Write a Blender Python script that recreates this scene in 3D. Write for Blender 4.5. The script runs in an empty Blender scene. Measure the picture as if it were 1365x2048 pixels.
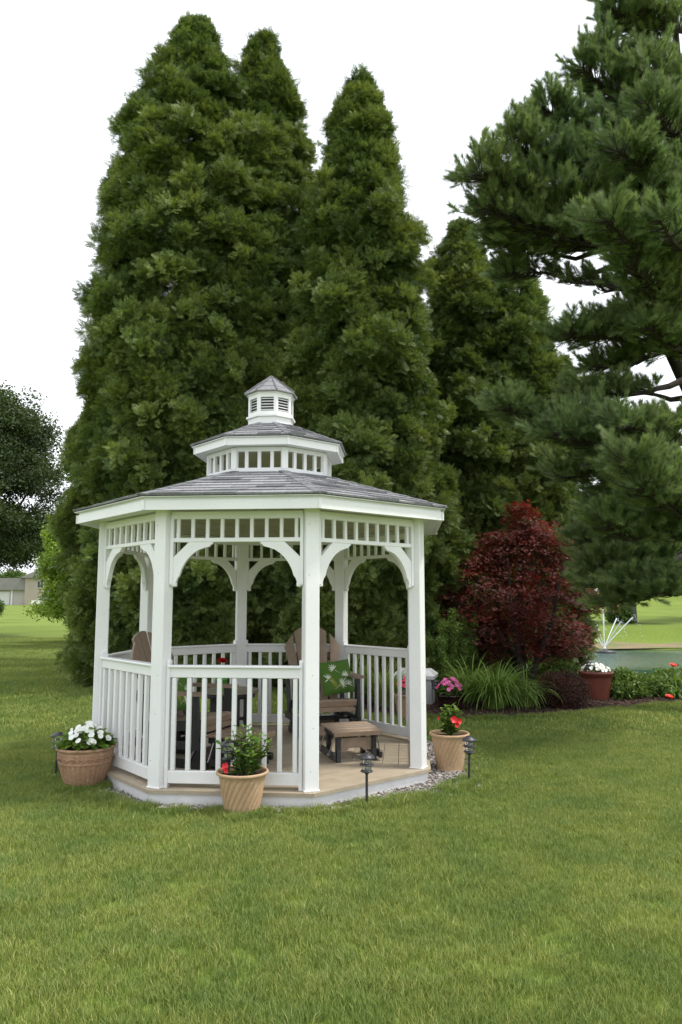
import bpy, math, random
import numpy as np
from mathutils import Vector, Matrix, Euler, noise

rnd = random.Random(7)
S = bpy.context.scene
COL = S.collection
PI = math.pi
R = math.radians

# ------------------------------------------------------------------ camera
CAM_H, PITCH = 1.532, 0.1182
cd = bpy.data.cameras.new('camera'); cam = bpy.data.objects.new('camera', cd); COL.objects.link(cam)
cam.location = (0, 0, CAM_H); cam.rotation_euler = (PI/2 + PITCH, 0, 0)
cd.sensor_fit = 'HORIZONTAL'; cd.sensor_width = 36; cd.lens = 36*1480.2/1365
cd.clip_start = 0.05; cd.clip_end = 5000
S.camera = cam

# ------------------------------------------------------------------ sky and sun
SUN_EL, SUN_AZ = R(62), R(98)        # azimuth measured to the right of the view axis (+Y)
SUN_DIR = Vector((math.sin(SUN_AZ)*math.cos(SUN_EL), math.cos(SUN_AZ)*math.cos(SUN_EL), math.sin(SUN_EL)))
W = bpy.data.worlds.new('World'); S.world = W; W.use_nodes = True
nt = W.node_tree; nt.nodes.clear()
wo = nt.nodes.new('ShaderNodeOutputWorld')
sky = nt.nodes.new('ShaderNodeTexSky'); sky.sky_type = 'NISHITA'; sky.sun_disc = False
sky.sun_elevation = SUN_EL; sky.sun_rotation = SUN_AZ; sky.air_density = 1.0; sky.dust_density = 2.5
b1 = nt.nodes.new('ShaderNodeBackground'); b1.inputs[1].default_value = 0.10
nt.links.new(sky.outputs[0], b1.inputs[0])
tc = nt.nodes.new('ShaderNodeTexCoord'); mp = nt.nodes.new('ShaderNodeMapping'); mp.inputs['Scale'].default_value = (1, 1, 2.6)
nz = nt.nodes.new('ShaderNodeTexNoise'); nz.inputs['Scale'].default_value = 1.7; nz.inputs['Detail'].default_value = 5
nt.links.new(tc.outputs['Generated'], mp.inputs[0]); nt.links.new(mp.outputs[0], nz.inputs['Vector'])
cr = nt.nodes.new('ShaderNodeValToRGB')
cr.color_ramp.elements[0].position = .30; cr.color_ramp.elements[0].color = (0.86, 0.90, 0.97, 1)
cr.color_ramp.elements[1].position = .62; cr.color_ramp.elements[1].color = (.945, .97, 1.0, 1)
nt.links.new(nz.outputs['Fac'], cr.inputs[0])
b2 = nt.nodes.new('ShaderNodeBackground'); b2.inputs[1].default_value = 1.08
nt.links.new(cr.outputs[0], b2.inputs[0])
mx = nt.nodes.new('ShaderNodeMixShader'); mx.inputs[0].default_value = 0.88
nt.links.new(b1.outputs[0], mx.inputs[1]); nt.links.new(b2.outputs[0], mx.inputs[2]); nt.links.new(mx.outputs[0], wo.inputs[0])
sd = bpy.data.lights.new('sun', 'SUN'); sd.energy = 2.1; sd.angle = R(8); sd.color = (1.0, .95, .86)
sun = bpy.data.objects.new('sun', sd); COL.objects.link(sun)
sun.rotation_euler = (-SUN_DIR).to_track_quat('-Z', 'Y').to_euler(); sun.location = (20, 10, 30)
S.view_settings.view_transform = 'Standard'; S.view_settings.look = 'None'
S.view_settings.exposure = 0.68; S.view_settings.gamma = 1; S.view_settings.use_curve_mapping = False

# ------------------------------------------------------------------ materials
def lnk(t, a, b): t.links.new(a, b)
def base_mat(name):
    m = bpy.data.materials.new(name); m.use_nodes = True
    return m, m.node_tree, m.node_tree.nodes['Principled BSDF'], m.node_tree.nodes['Material Output']
def mix_rgb(t, fac, a, b, mode='MIX'):
    n = t.nodes.new('ShaderNodeMix'); n.data_type = 'RGBA'; n.blend_type = mode
    for s, v in ((n.inputs[0], fac), (n.inputs[6], a), (n.inputs[7], b)):
        if hasattr(v, 'default_value') or hasattr(v, 'links'): lnk(t, v, s)
        else: s.default_value = v if not isinstance(v, tuple) else (*v[:3], 1)
    return n.outputs[2]
def noise_fac(t, scale, lo=.35, hi=.65, detail=4, coord='Object', stretch=(1, 1, 1), dist=0):
    tc = t.nodes.new('ShaderNodeTexCoord'); mp = t.nodes.new('ShaderNodeMapping'); mp.inputs['Scale'].default_value = stretch
    if coord == 'World':
        g = t.nodes.new('ShaderNodeNewGeometry'); lnk(t, g.outputs['Position'], mp.inputs[0])
    else: lnk(t, tc.outputs[coord], mp.inputs[0])
    n = t.nodes.new('ShaderNodeTexNoise'); n.inputs['Scale'].default_value = scale; n.inputs['Detail'].default_value = detail
    n.inputs['Distortion'].default_value = dist
    lnk(t, mp.outputs[0], n.inputs['Vector'])
    r = t.nodes.new('ShaderNodeMapRange'); r.inputs[1].default_value = lo; r.inputs[2].default_value = hi
    lnk(t, n.outputs['Fac'], r.inputs[0])
    return r.outputs[0], n.outputs['Fac']
def mat(name, c1, c2=None, rough=.6, scale=6, bump=0, bscale=60, stretch=(1, 1, 1), coord='Object', metallic=0, spec=.5, rand=0, detail=4):
    m, t, p, o = base_mat(name)
    c2 = c2 or tuple(v*.85 for v in c1)
    f, _ = noise_fac(t, scale, coord=coord, stretch=stretch, detail=detail)
    c = mix_rgb(t, f, c1, c2)
    if rand:
        oi = t.nodes.new('ShaderNodeObjectInfo'); r = t.nodes.new('ShaderNodeMapRange')
        r.inputs[3].default_value = 1-rand; r.inputs[4].default_value = 1+rand; lnk(t, oi.outputs['Random'], r.inputs[0])
        cc = t.nodes.new('ShaderNodeCombineColor')
        for i in range(3): lnk(t, r.outputs[0], cc.inputs[i])
        c = mix_rgb(t, 1.0, c, cc.outputs[0], 'MULTIPLY')
    lnk(t, c, p.inputs['Base Color'])
    p.inputs['Roughness'].default_value = rough; p.inputs['Metallic'].default_value = metallic
    p.inputs['Specular IOR Level'].default_value = spec
    if bump:
        _, raw = noise_fac(t, bscale, coord=coord, stretch=stretch, detail=5)
        b = t.nodes.new('ShaderNodeBump'); b.inputs['Strength'].default_value = bump; b.inputs['Distance'].default_value = .01
        lnk(t, raw, b.inputs['Height']); lnk(t, b.outputs[0], p.inputs['Normal'])
    return m
def leaf_mat(name, c1, c2, rough=.55, trans=.3, tcol=None, patch=None, inst=True, spec=.35, wscale=1.2, vary=.3):
    """foliage: per instance tint from c1 to c2, a slow world-space drift, some light passing through"""
    m, t, p, o = base_mat(name)
    if inst:
        a = t.nodes.new('ShaderNodeAttribute'); a.attribute_type = 'INSTANCER'; a.attribute_name = 'tint'; fac = a.outputs['Fac']
    else:
        oi = t.nodes.new('ShaderNodeObjectInfo'); fac = oi.outputs['Random']
    c = mix_rgb(t, fac, c1, c2)
    f, _ = noise_fac(t, wscale, lo=.3, hi=.7, coord='World', detail=3)
    c = mix_rgb(t, f, c, mix_rgb(t, 1.0, c, patch or (.72, .8, .8), 'MULTIPLY'))
    if inst:
        lv = t.nodes.new('ShaderNodeAttribute'); lv.attribute_type = 'GEOMETRY'; lv.attribute_name = 'leafv'; cc = t.nodes.new('ShaderNodeMapRange'); cc.inputs[3].default_value = 1-vary; cc.inputs[4].default_value = 1+vary
        lnk(t, lv.outputs['Fac'], cc.inputs[0]); cb = t.nodes.new('ShaderNodeCombineColor')
        for i in range(3): lnk(t, cc.outputs[0], cb.inputs[i])
        c = mix_rgb(t, 1.0, c, cb.outputs[0], 'MULTIPLY')
    lnk(t, c, p.inputs['Base Color']); p.inputs['Roughness'].default_value = rough; p.inputs['Specular IOR Level'].default_value = spec
    tr = t.nodes.new('ShaderNodeBsdfTranslucent')
    lnk(t, mix_rgb(t, 1.0, c, tcol or (1.25, 1.25, .6), 'MULTIPLY'), tr.inputs[0])
    ms = t.nodes.new('ShaderNodeMixShader'); ms.inputs[0].default_value = trans
    lnk(t, p.outputs[0], ms.inputs[1]); lnk(t, tr.outputs[0], ms.inputs[2]); lnk(t, ms.outputs[0], o.inputs[0])
    return m
M = {}
M['vinyl'] = mat('white_vinyl', (.83, .83, .84), (.78, .785, .79), rough=.38, scale=2.2, bump=.04, bscale=25)
M['ceiling'] = mat('ceiling_board', (.46, .44, .34), (.40, .38, .29), rough=.6, scale=5, rand=.06)
M['skirt'] = mat('skirt_vinyl', (.80, .80, .81), (.74, .74, .75), rough=.45, scale=7, bump=.05)
M['shingle'] = mat('asphalt_shingle', (.26, .263, .275), (.18, .183, .193), rough=.9, scale=55, bump=.5, bscale=220, rand=.32, detail=6)
M['hip'] = mat('hip_shingle', (.19, .195, .21), (.12, .125, .135), rough=.9, scale=60, bump=.5, bscale=220, rand=.2)
M['deck'] = mat('tan_deck_board', (.40, .335, .25), (.345, .285, .205), rough=.55, scale=9, stretch=(1, 1, 1), bump=.1, bscale=90, rand=.05)
M['taupe'] = mat('taupe_lumber', (.275, .20, .145), (.225, .16, .115), rough=.5, scale=14, bump=.08, bscale=120, rand=.07)
M['black'] = mat('black_lumber', (.012, .012, .014), (.02, .02, .022), rough=.42, scale=10, bump=.05)
M['steel'] = mat('steel', (.55, .55, .56), (.45, .45, .46), rough=.3, metallic=1)
M['lamp_black'] = mat('black_plastic', (.03, .03, .035), (.045, .045, .05), rough=.38, scale=20)
M['conduit'] = mat('grey_pvc', (.34, .35, .36), (.30, .31, .32), rough=.5)
M['tableolive'] = mat('weathered_table_top', (.26, .23, .165), (.21, .185, .13), rough=.55, scale=14, rand=.05)
M['bark'] = mat('bark', (.10, .075, .055), (.045, .035, .028), rough=.95, scale=9, stretch=(1, 1, .25), bump=.9, bscale=30)
M['darkbark'] = mat('dark_bark', (.045, .034, .028), (.022, .018, .015), rough=.95, scale=9, stretch=(1, 1, .25), bump=.9, bscale=30)
M['greybark'] = mat('grey_bark', (.17, .15, .13), (.10, .09, .08), rough=.95, scale=3, stretch=(1, 1, .25), bump=.9, bscale=8)
M['soil'] = mat('potting_soil', (.035, .022, .014), (.018, .012, .008), rough=1, scale=60, bump=1, bscale=120)
M['stem'] = mat('green_stem', (.07, .12, .03), (.09, .08, .035), rough=.6, scale=10)
M['terra_red'] = mat('red_brown_plastic', (.165, .045, .028), (.14, .037, .024), rough=.45, scale=5)
M['glaze'] = mat('black_glaze', (.018, .010, .009), (.03, .012, .010), rough=.12, scale=4)
M['bin'] = mat('grey_resin', (.42, .43, .43), (.37, .38, .38), rough=.55, scale=3)
M['bin_lid'] = mat('white_resin', (.72, .72, .72), (.66, .66, .66), rough=.5, scale=3)
M['greenpot'] = mat('green_plastic', (.10, .42, .04), (.09, .36, .035), rough=.35)
def add_dirt(m, top, strength, col):
    t = m.node_tree; p = t.nodes['Principled BSDF']; src = p.inputs['Base Color'].links[0].from_socket
    g = t.nodes.new('ShaderNodeNewGeometry'); sx = t.nodes.new('ShaderNodeSeparateXYZ'); lnk(t, g.outputs['Position'], sx.inputs[0])
    f, raw = noise_fac(t, 14, lo=.3, hi=.7, coord='World', detail=6); mr = t.nodes.new('ShaderNodeMapRange'); mr.inputs[1].default_value = 0; mr.inputs[2].default_value = top; mr.inputs[3].default_value = strength; mr.inputs[4].default_value = 0
    lnk(t, sx.outputs[2], mr.inputs[0]); mu = t.nodes.new('ShaderNodeMath'); mu.operation = 'MULTIPLY'; lnk(t, mr.outputs[0], mu.inputs[0]); lnk(t, f, mu.inputs[1])
    c = mix_rgb(t, mu.outputs[0], src, col)
    sp, _ = noise_fac(t, 75, lo=.70, hi=.76, coord='World', detail=1); s2 = t.nodes.new('ShaderNodeMath'); s2.operation = 'MULTIPLY'; s2.inputs[1].default_value = .25; lnk(t, sp, s2.inputs[0])
    lnk(t, mix_rgb(t, s2.outputs[0], c, (.16, .14, .11)), p.inputs['Base Color'])
add_dirt(M['skirt'], .09, .40, (.30, .27, .19)); add_dirt(M['vinyl'], .32, .28, (.45, .43, .36))
def pot_mat(name, c1, c2, c3):
    m, t, p, o = base_mat(name)
    f, _ = noise_fac(t, 9, lo=.35, hi=.7, stretch=(1, 1, .5)); c = mix_rgb(t, f, c1, c2)
    f2, raw = noise_fac(t, 40, lo=.52, hi=.8, detail=6); c = mix_rgb(t, f2, c, c3)
    lnk(t, c, p.inputs['Base Color']); p.inputs['Roughness'].default_value = .7
    b = t.nodes.new('ShaderNodeBump'); b.inputs['Strength'].default_value = .35; b.inputs['Distance'].default_value = .01
    lnk(t, raw, b.inputs['Height']); lnk(t, b.outputs[0], p.inputs['Normal'])
    return m
M['pot'] = pot_mat('tan_resin_clay', (.49, .33, .19), (.41, .27, .155), (.54, .40, .27))
M['pot_dark'] = pot_mat('washed_clay', (.40, .235, .14), (.30, .17, .10), (.48, .35, .26))
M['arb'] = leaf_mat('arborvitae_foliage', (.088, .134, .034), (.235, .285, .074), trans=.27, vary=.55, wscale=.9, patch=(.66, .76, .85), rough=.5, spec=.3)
M['pine'] = leaf_mat('pine_needles', (.128, .180, .066), (.270, .325, .125), trans=.3, wscale=.6, patch=(.7, .82, .9), tcol=(1.1, 1.2, .8), rough=.55, spec=.3)
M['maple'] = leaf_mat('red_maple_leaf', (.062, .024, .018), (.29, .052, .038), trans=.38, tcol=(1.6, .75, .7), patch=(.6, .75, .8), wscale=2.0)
M['deci_dark'] = leaf_mat('dark_leaf', (.040, .060, .022), (.075, .11, .03), trans=.25, wscale=.4)
M['deci_mid'] = leaf_mat('mid_leaf', (.06, .11, .02), (.11, .18, .03), trans=.3, wscale=.3)
M['deci_lime'] = leaf_mat('lime_leaf', (.22, .32, .045), (.33, .44, .075), trans=.4, wscale=1.0)
M['barberry'] = leaf_mat('barberry_leaf', (.035, .016, .014), (.10, .025, .02), trans=.25, tcol=(1.4, .9, .7), wscale=5, patch=(.8, 1.3, .9))
M['strap'] = leaf_mat('strap_leaf', (.17, .27, .05), (.28, .37, .08), trans=.3, inst=False, wscale=4)
M['herb'] = leaf_mat('herb_leaf', (.09, .16, .03), (.17, .25, .05), trans=.3, inst=True, wscale=3)
M['glossleaf'] = leaf_mat('glossy_leaf', (.045, .11, .018), (.14, .22, .03), trans=.22, inst=False, rough=.3, spec=.6, wscale=9)
M['lightleaf'] = leaf_mat('bright_leaf', (.10, .20, .025), (.20, .29, .045), trans=.3, inst=False, rough=.45, wscale=6)
M['wflower'] = mat('white_petal', (.84, .84, .80), (.74, .76, .70), rough=.6, scale=30)
M['pinkflower'] = mat('pink_petal', (.80, .09, .36), (.86, .20, .48), rough=.6, scale=30)
M['coral'] = mat('coral_petal', (.72, .035, .11), (.80, .07, .16), rough=.6, scale=30)
M['redflower'] = mat('red_petal', (.62, .008, .012), (.45, .006, .01), rough=.5, scale=30)
M['orange'] = mat('orange_petal', (.78, .05, .015), (.70, .04, .015), rough=.5, scale=30)
M['yellow'] = mat('yellow_centre', (.7, .5, .05), rough=.6)
M['siding'] = mat('grey_siding', (.46, .43, .40), (.42, .39, .36), rough=.8, scale=.5)
M['tansiding'] = mat('tan_siding', (.42, .36, .30), (.38, .33, .27), rough=.8, scale=.5)
M['farroof'] = mat('grey_roof', (.25, .24, .23), (.21, .20, .19), rough=.9, scale=1)
M['garage'] = mat('garage_door', (.62, .62, .62), (.56, .56, .56), rough=.6)
M['carpaint'] = mat('white_car_paint', (.80, .81, .82), (.78, .79, .8), rough=.2)
M['glassdark'] = mat('dark_glass', (.02, .025, .03), (.03, .035, .04), rough=.08)
M['rubber'] = mat('rubber', (.02, .02, .02), rough=.8)
M['rustdirt'] = mat('bank_soil', (.24, .16, .10), (.12, .15, .045), rough=1, scale=1.1, bump=.5, bscale=8)
m, t, p, o = base_mat('clear_lens'); p.inputs['Base Color'].default_value = (.88, .9, .88, 1); p.inputs['Roughness'].default_value = .12
p.inputs['Transmission Weight'].default_value = .75; M['lens'] = m
m, t, p, o = base_mat('water_spray'); p.inputs['Base Color'].default_value = (.9, .93, .95, 1); p.inputs['Roughness'].default_value = .6
tr = t.nodes.new('ShaderNodeBsdfTransparent'); ms = t.nodes.new('ShaderNodeMixShader'); ms.inputs[0].default_value = .6
lnk(t, tr.outputs[0], ms.inputs[1]); lnk(t, p.outputs[0], ms.inputs[2]); lnk(t, ms.outputs[0], o.inputs[0]); M['spray'] = m
# grass blades
m, t, p, o = base_mat('grass_blade')
a = t.nodes.new('ShaderNodeAttribute'); a.attribute_type = 'GEOMETRY'; a.attribute_name = 'blade'
f, _ = noise_fac(t, .8, lo=.34, hi=.66, coord='World', detail=5, dist=.6)
c = mix_rgb(t, f, (.190, .255, .060), (.275, .330, .088))
f2, _ = noise_fac(t, 3.2, lo=.42, hi=.72, coord='World', detail=3); c = mix_rgb(t, f2, c, mix_rgb(t, 1.0, c, (.74, .85, .9), 'MULTIPLY'))
rp = t.nodes.new('ShaderNodeValToRGB'); e = rp.color_ramp.elements; e[0].position = .0; e[0].color = (.70, .78, .7, 1); e[1].position = .86; e[1].color = (1.15, 1.12, 1.1, 1)
q = rp.color_ramp.elements.new(.89); q.color = (2.0, 1.55, 2.2, 1); lnk(t, a.outputs['Fac'], rp.inputs[0])
c = mix_rgb(t, 1.0, c, rp.outputs[0], 'MULTIPLY')
lnk(t, c, p.inputs['Base Color']); p.inputs['Roughness'].default_value = .5; p.inputs['Specular IOR Level'].default_value = .3
trn = t.nodes.new('ShaderNodeBsdfTranslucent'); lnk(t, mix_rgb(t, 1.0, c, (1.2, 1.2, .6), 'MULTIPLY'), trn.inputs[0])
ms = t.nodes.new('ShaderNodeMixShader'); ms.inputs[0].default_value = .3; lnk(t, p.outputs[0], ms.inputs[1]); lnk(t, trn.outputs[0], ms.inputs[2]); lnk(t, ms.outputs[0], o.inputs[0])
M['grass'] = m
# ground
m, t, p, o = base_mat('lawn_ground')
f, _ = noise_fac(t, .25, lo=.35, hi=.65, coord='World', detail=6); c = mix_rgb(t, f, (.155, .215, .038), (.210, .262, .054))
f2, raw = noise_fac(t, 14, lo=.35, hi=.7, coord='World', detail=6); c = mix_rgb(t, f2, c, mix_rgb(t, 1.0, c, (.6, .68, .6), 'MULTIPLY'))
lnk(t, c, p.inputs['Base Color']); p.inputs['Roughness'].default_value = .9; p.inputs['Specular IOR Level'].default_value = .1
b = t.nodes.new('ShaderNodeBump'); b.inputs['Strength'].default_value = .9; b.inputs['Distance'].default_value = .05; lnk(t, raw, b.inputs['Height']); lnk(t, b.outputs[0], p.inputs['Normal'])
M['ground'] = m
M['turfsoil'] = M['ground']
M['mulchbase'] = mat('mulch_base', (.085, .045, .030), (.045, .026, .018), rough=1, scale=30, bump=1, bscale=60, coord='World')
M['mulch'] = leaf_mat('mulch_chip', (.060, .032, .024), (.20, .115, .085), trans=0.0, wscale=6, rough=.9)
M['gravelbase'] = mat('gravel_base', (.20, .19, .18), (.12, .11, .10), rough=1, scale=60, bump=1, bscale=90, coord='World')
M['pebble'] = leaf_mat('pebble', (.17, .16, .155), (.52, .49, .46), trans=0.0, wscale=5, rough=.8, patch=(.85, .8, .78))
# pond water
m, t, p, o = base_mat('pond_water'); p.inputs['Roughness'].default_value = .07; p.inputs['IOR'].default_value = 1.33
f, _ = noise_fac(t, .3, coord='World'); lnk(t, mix_rgb(t, f, (.028, .08, .055), (.045, .10, .072)), p.inputs['Base Color'])
g = t.nodes.new('ShaderNodeNewGeometry'); vd = t.nodes.new('ShaderNodeVectorMath'); vd.operation = 'SUBTRACT'; vd.inputs[1].default_value = (11.2, 25.8, -.5)
lnk(t, g.outputs['Position'], vd.inputs[0]); vl = t.nodes.new('ShaderNodeVectorMath'); vl.operation = 'MULTIPLY'; vl.inputs[1].default_value = (.14, .30, 0); lnk(t, vd.outputs[0], vl.inputs[0])
vn = t.nodes.new('ShaderNodeVectorMath'); vn.operation = 'LENGTH'; lnk(t, vl.outputs[0], vn.inputs[0])
mr = t.nodes.new('ShaderNodeMapRange'); mr.inputs[1].default_value = .7; mr.inputs[2].default_value = 1.25; mr.inputs[3].default_value = .8; mr.inputs[4].default_value = .03; lnk(t, vn.outputs['Value'], mr.inputs[0])
_, raw = noise_fac(t, 9, coord='World', detail=3, stretch=(1, 1, 1)); b = t.nodes.new('ShaderNodeBump'); b.inputs['Distance'].default_value = .06
lnk(t, mr.outputs[0], b.inputs['Strength']); lnk(t, raw, b.inputs['Height']); lnk(t, b.outputs[0], p.inputs['Normal']); M['water'] = m
# pillow print: green cloth with white fern leaves and a yellow green leaf
m, t, p, o = base_mat('leaf_print_cloth'); p.inputs['Roughness'].default_value = .85; p.inputs['Base Color'].default_value = (.075, .165, .022, 1); M['cloth'] = m
M['cloth_white'] = mat('print_white', (.68, .72, .62), (.6, .66, .55), rough=.85, scale=20)
M['cloth_olive'] = mat('print_olive', (.22, .25, .03), (.2, .23, .03), rough=.85, scale=20)

# ------------------------------------------------------------------ mesh helpers
class MB:
    def __init__(s): s.v = []; s.f = []; s.sm = []
    def add(s, vs, fs, smooth=False):
        n = len(s.v); s.v += [tuple(v) for v in vs]; s.f += [tuple(i+n for i in f) for f in fs]; s.sm += [smooth]*len(fs); return s
    def box(s, c, size, rot=None, bev=0):
        hx, hy, hz = (d/2 for d in size)
        if bev:
            b = min(bev, hx*.9, hy*.9, hz*.9); vs = []
            for sx in (-1, 1):
                for sy in (-1, 1):
                    for sz in (-1, 1):
                        vs += [(sx*(hx-b), sy*(hy-b), sz*hz), (sx*(hx-b), sy*hy, sz*(hz-b)), (sx*hx, sy*(hy-b), sz*(hz-b))]
            def I(sx, sy, sz, k): return ((sx > 0)*4+(sy > 0)*2+(sz > 0))*3+k
            fs = []
            for q in (-1, 1):
                fs.append([I(-1, -1, q, 0), I(1, -1, q, 0), I(1, 1, q, 0), I(-1, 1, q, 0)][::q])
                fs.append([I(-1, q, -1, 1), I(-1, q, 1, 1), I(1, q, 1, 1), I(1, q, -1, 1)][::q])
                fs.append([I(q, -1, -1, 2), I(q, 1, -1, 2), I(q, 1, 1, 2), I(q, -1, 1, 2)][::q])
            for a in (-1, 1):
                for b2 in (-1, 1):
                    fs.append([I(-1, a, b2, 0), I(-1, a, b2, 1), I(1, a, b2, 1), I(1, a, b2, 0)][::(a*b2)])
                    fs.append([I(a, -1, b2, 0), I(a, 1, b2, 0), I(a, 1, b2, 2), I(a, -1, b2, 2)][::(a*b2)])
                    fs.append([I(a, b2, -1, 1), I(a, b2, -1, 2), I(a, b2, 1, 2), I(a, b2, 1, 1)][::(a*b2)])
                    for c2 in (-1, 1): fs.append([I(a, b2, c2, 0), I(a, b2, c2, 1), I(a, b2, c2, 2)][::(a*b2*c2)])
        else:
            vs = [(x, y, z) for x in (-hx, hx) for y in (-hy, hy) for z in (-hz, hz)]
            fs = [(0, 1, 3, 2), (4, 6, 7, 5), (0, 4, 5, 1), (2, 3, 7, 6), (0, 2, 6, 4), (1, 5, 7, 3)]
        if rot is not None:
            m = rot if isinstance(rot, Matrix) else Euler(rot).to_matrix()
            vs = [m @ Vector(v) for v in vs]
        return s.add([(v[0]+c[0], v[1]+c[1], v[2]+c[2]) for v in vs], fs)
    def prism(s, poly, frame, t0, t1):
        """extrude 2-D polygon; frame = (origin, U, V, N)"""
        o, U, V, N = (Vector(q) for q in frame); n = len(poly)
        vs = [o+U*a+V*b+N*t0 for a, b in poly]+[o+U*a+V*b+N*t1 for a, b in poly]
        fs = [tuple(range(n))[::-1], tuple(range(n, 2*n))]+[(i, (i+1) % n, n+(i+1) % n, n+i) for i in range(n)]
        return s.add(vs, fs)
    def tube(s, pts, rad, n=8, cap=True):
        pts = [Vector(p) for p in pts]; rs = rad if isinstance(rad, (list, tuple)) else [rad]*len(pts); vs = []; ref = None
        for i, p in enumerate(pts):
            d = (pts[min(i+1, len(pts)-1)]-pts[max(i-1, 0)]).normalized()
            if ref is None: ref = d.orthogonal().normalized()
            ref = (ref-d*ref.dot(d)).normalized(); b = d.cross(ref)
            vs += [p+(ref*math.cos(2*PI*k/n)+b*math.sin(2*PI*k/n))*rs[i] for k in range(n)]
        fs = [(i*n+k, i*n+(k+1) % n, (i+1)*n+(k+1) % n, (i+1)*n+k) for i in range(len(pts)-1) for k in range(n)]
        s.add(vs, fs, True)
        if cap: s.add(vs[:n], [tuple(range(n))[::-1]]); s.add(vs[-n:], [tuple(range(n))])
        return s
    def lathe(s, prof, n=24, c=(0, 0, 0), close=False, fn=None):
        vs = []
        for i, (r, z) in enumerate(prof):
            for k in range(n):
                a = 2*PI*k/n; rr = r+(fn(a, z, i) if fn else 0); vs.append((c[0]+rr*math.cos(a), c[1]+rr*math.sin(a), c[2]+z))
        fs = [(i*n+k, i*n+(k+1) % n, (i+1)*n+(k+1) % n, (i+1)*n+k) for i in range(len(prof)-1) for k in range(n)]
        return s.add(vs, fs, True)
    def mesh(s, name, m):
        me = bpy.data.meshes.new(name); me.from_pydata(s.v, [], s.f)
        if m: me.materials.append(m)
        me.polygons.foreach_set('use_smooth', s.sm); me.update(); return me
    def build(s, name, m, parent=None, loc=None):
        return obj(name, s.mesh(name, m), parent, loc)
def obj(name, me, parent=None, loc=None, rot=None):
    o = bpy.data.objects.new(name, me); COL.objects.link(o); o.parent = parent
    if loc is not None: o.location = loc
    if rot is not None: o.rotation_euler = rot
    return o
def tag(o, label=None, cat=None, group=None, kind=None):
    if label: o['label'] = label
    if cat: o['category'] = cat
    if group: o['group'] = group
    if kind: o['kind'] = kind
    return o
def thing(name, label, cat, loc=(0, 0, 0), rz=0, group=None):
    o = bpy.data.objects.new(name, None); COL.objects.link(o); o.location = loc; o.rotation_euler = (0, 0, rz); o.empty_display_size = .1
    return tag(o, label, cat, group)
def copy_tree(o, parent=None):
    c = o.copy(); COL.objects.link(c); c.parent = parent
    for ch in o.children: copy_tree(ch, c)
    return c
def np_mesh(name, V, F, m, attr=None, smooth=False):
    """V (n,3) floats, F (m,3 or 4) ints"""
    me = bpy.data.meshes.new(name); V = np.asarray(V, 'f'); F = np.asarray(F, 'i'); k = F.shape[1]
    me.vertices.add(len(V)); me.vertices.foreach_set('co', V.ravel())
    me.loops.add(F.size); me.loops.foreach_set('vertex_index', F.ravel())
    me.polygons.add(len(F)); me.polygons.foreach_set('loop_start', np.arange(0, F.size, k, dtype='i'))
    try: me.polygons.foreach_set('loop_total', np.full(len(F), k, 'i'))
    except Exception: pass
    if attr is not None:
        for n, v in attr.items():
            a = me.attributes.new(n, 'FLOAT', 'POINT'); a.data.foreach_set('value', np.asarray(v, 'f'))
    me.materials.append(m); me.update(); me.validate(); return me

# ------------------------------------------------------------------ scatter (geometry nodes over a point cloud mesh)
def source_collection(name, meshes):
    c = bpy.data.collections.new(name)
    for i, me in enumerate(meshes):
        o = bpy.data.objects.new('%s_%d' % (name, i), me); c.objects.link(o)
    return c
_groups = {}
def scatter_group(col):
    if col.name in _groups: return _groups[col.name]
    g = bpy.data.node_groups.new('scatter_'+col.name, 'GeometryNodeTree')
    g.interface.new_socket('Geometry', in_out='INPUT', socket_type='NodeSocketGeometry'); g.interface.new_socket('Geometry', in_out='OUTPUT', socket_type='NodeSocketGeometry')
    gi = g.nodes.new('NodeGroupInput'); go = g.nodes.new('NodeGroupOutput')
    ip = g.nodes.new('GeometryNodeInstanceOnPoints'); jn = g.nodes.new('GeometryNodeJoinGeometry')
    for so in col.objects:
        oi = g.nodes.new('GeometryNodeObjectInfo'); oi.inputs['Object'].default_value = so; oi.inputs['As Instance'].default_value = False
        ti = g.nodes.new('GeometryNodeGeometryToInstance'); g.links.new(oi.outputs['Geometry'], ti.inputs[0]); g.links.new(ti.outputs[0], jn.inputs[0])
    def na(n, ty):
        a = g.nodes.new('GeometryNodeInputNamedAttribute'); a.data_type = ty; a.inputs['Name'].default_value = n; return a.outputs['Attribute']
    g.links.new(gi.outputs[0], ip.inputs['Points']); g.links.new(jn.outputs[0], ip.inputs['Instance']); ip.inputs['Pick Instance'].default_value = True
    g.links.new(na('idx', 'INT'), ip.inputs['Instance Index']); g.links.new(na('rot', 'FLOAT_VECTOR'), ip.inputs['Rotation'])
    g.links.new(na('scl', 'FLOAT'), ip.inputs['Scale']); g.links.new(ip.outputs[0], go.inputs[0])
    _groups[col.name] = g; return g
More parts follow.
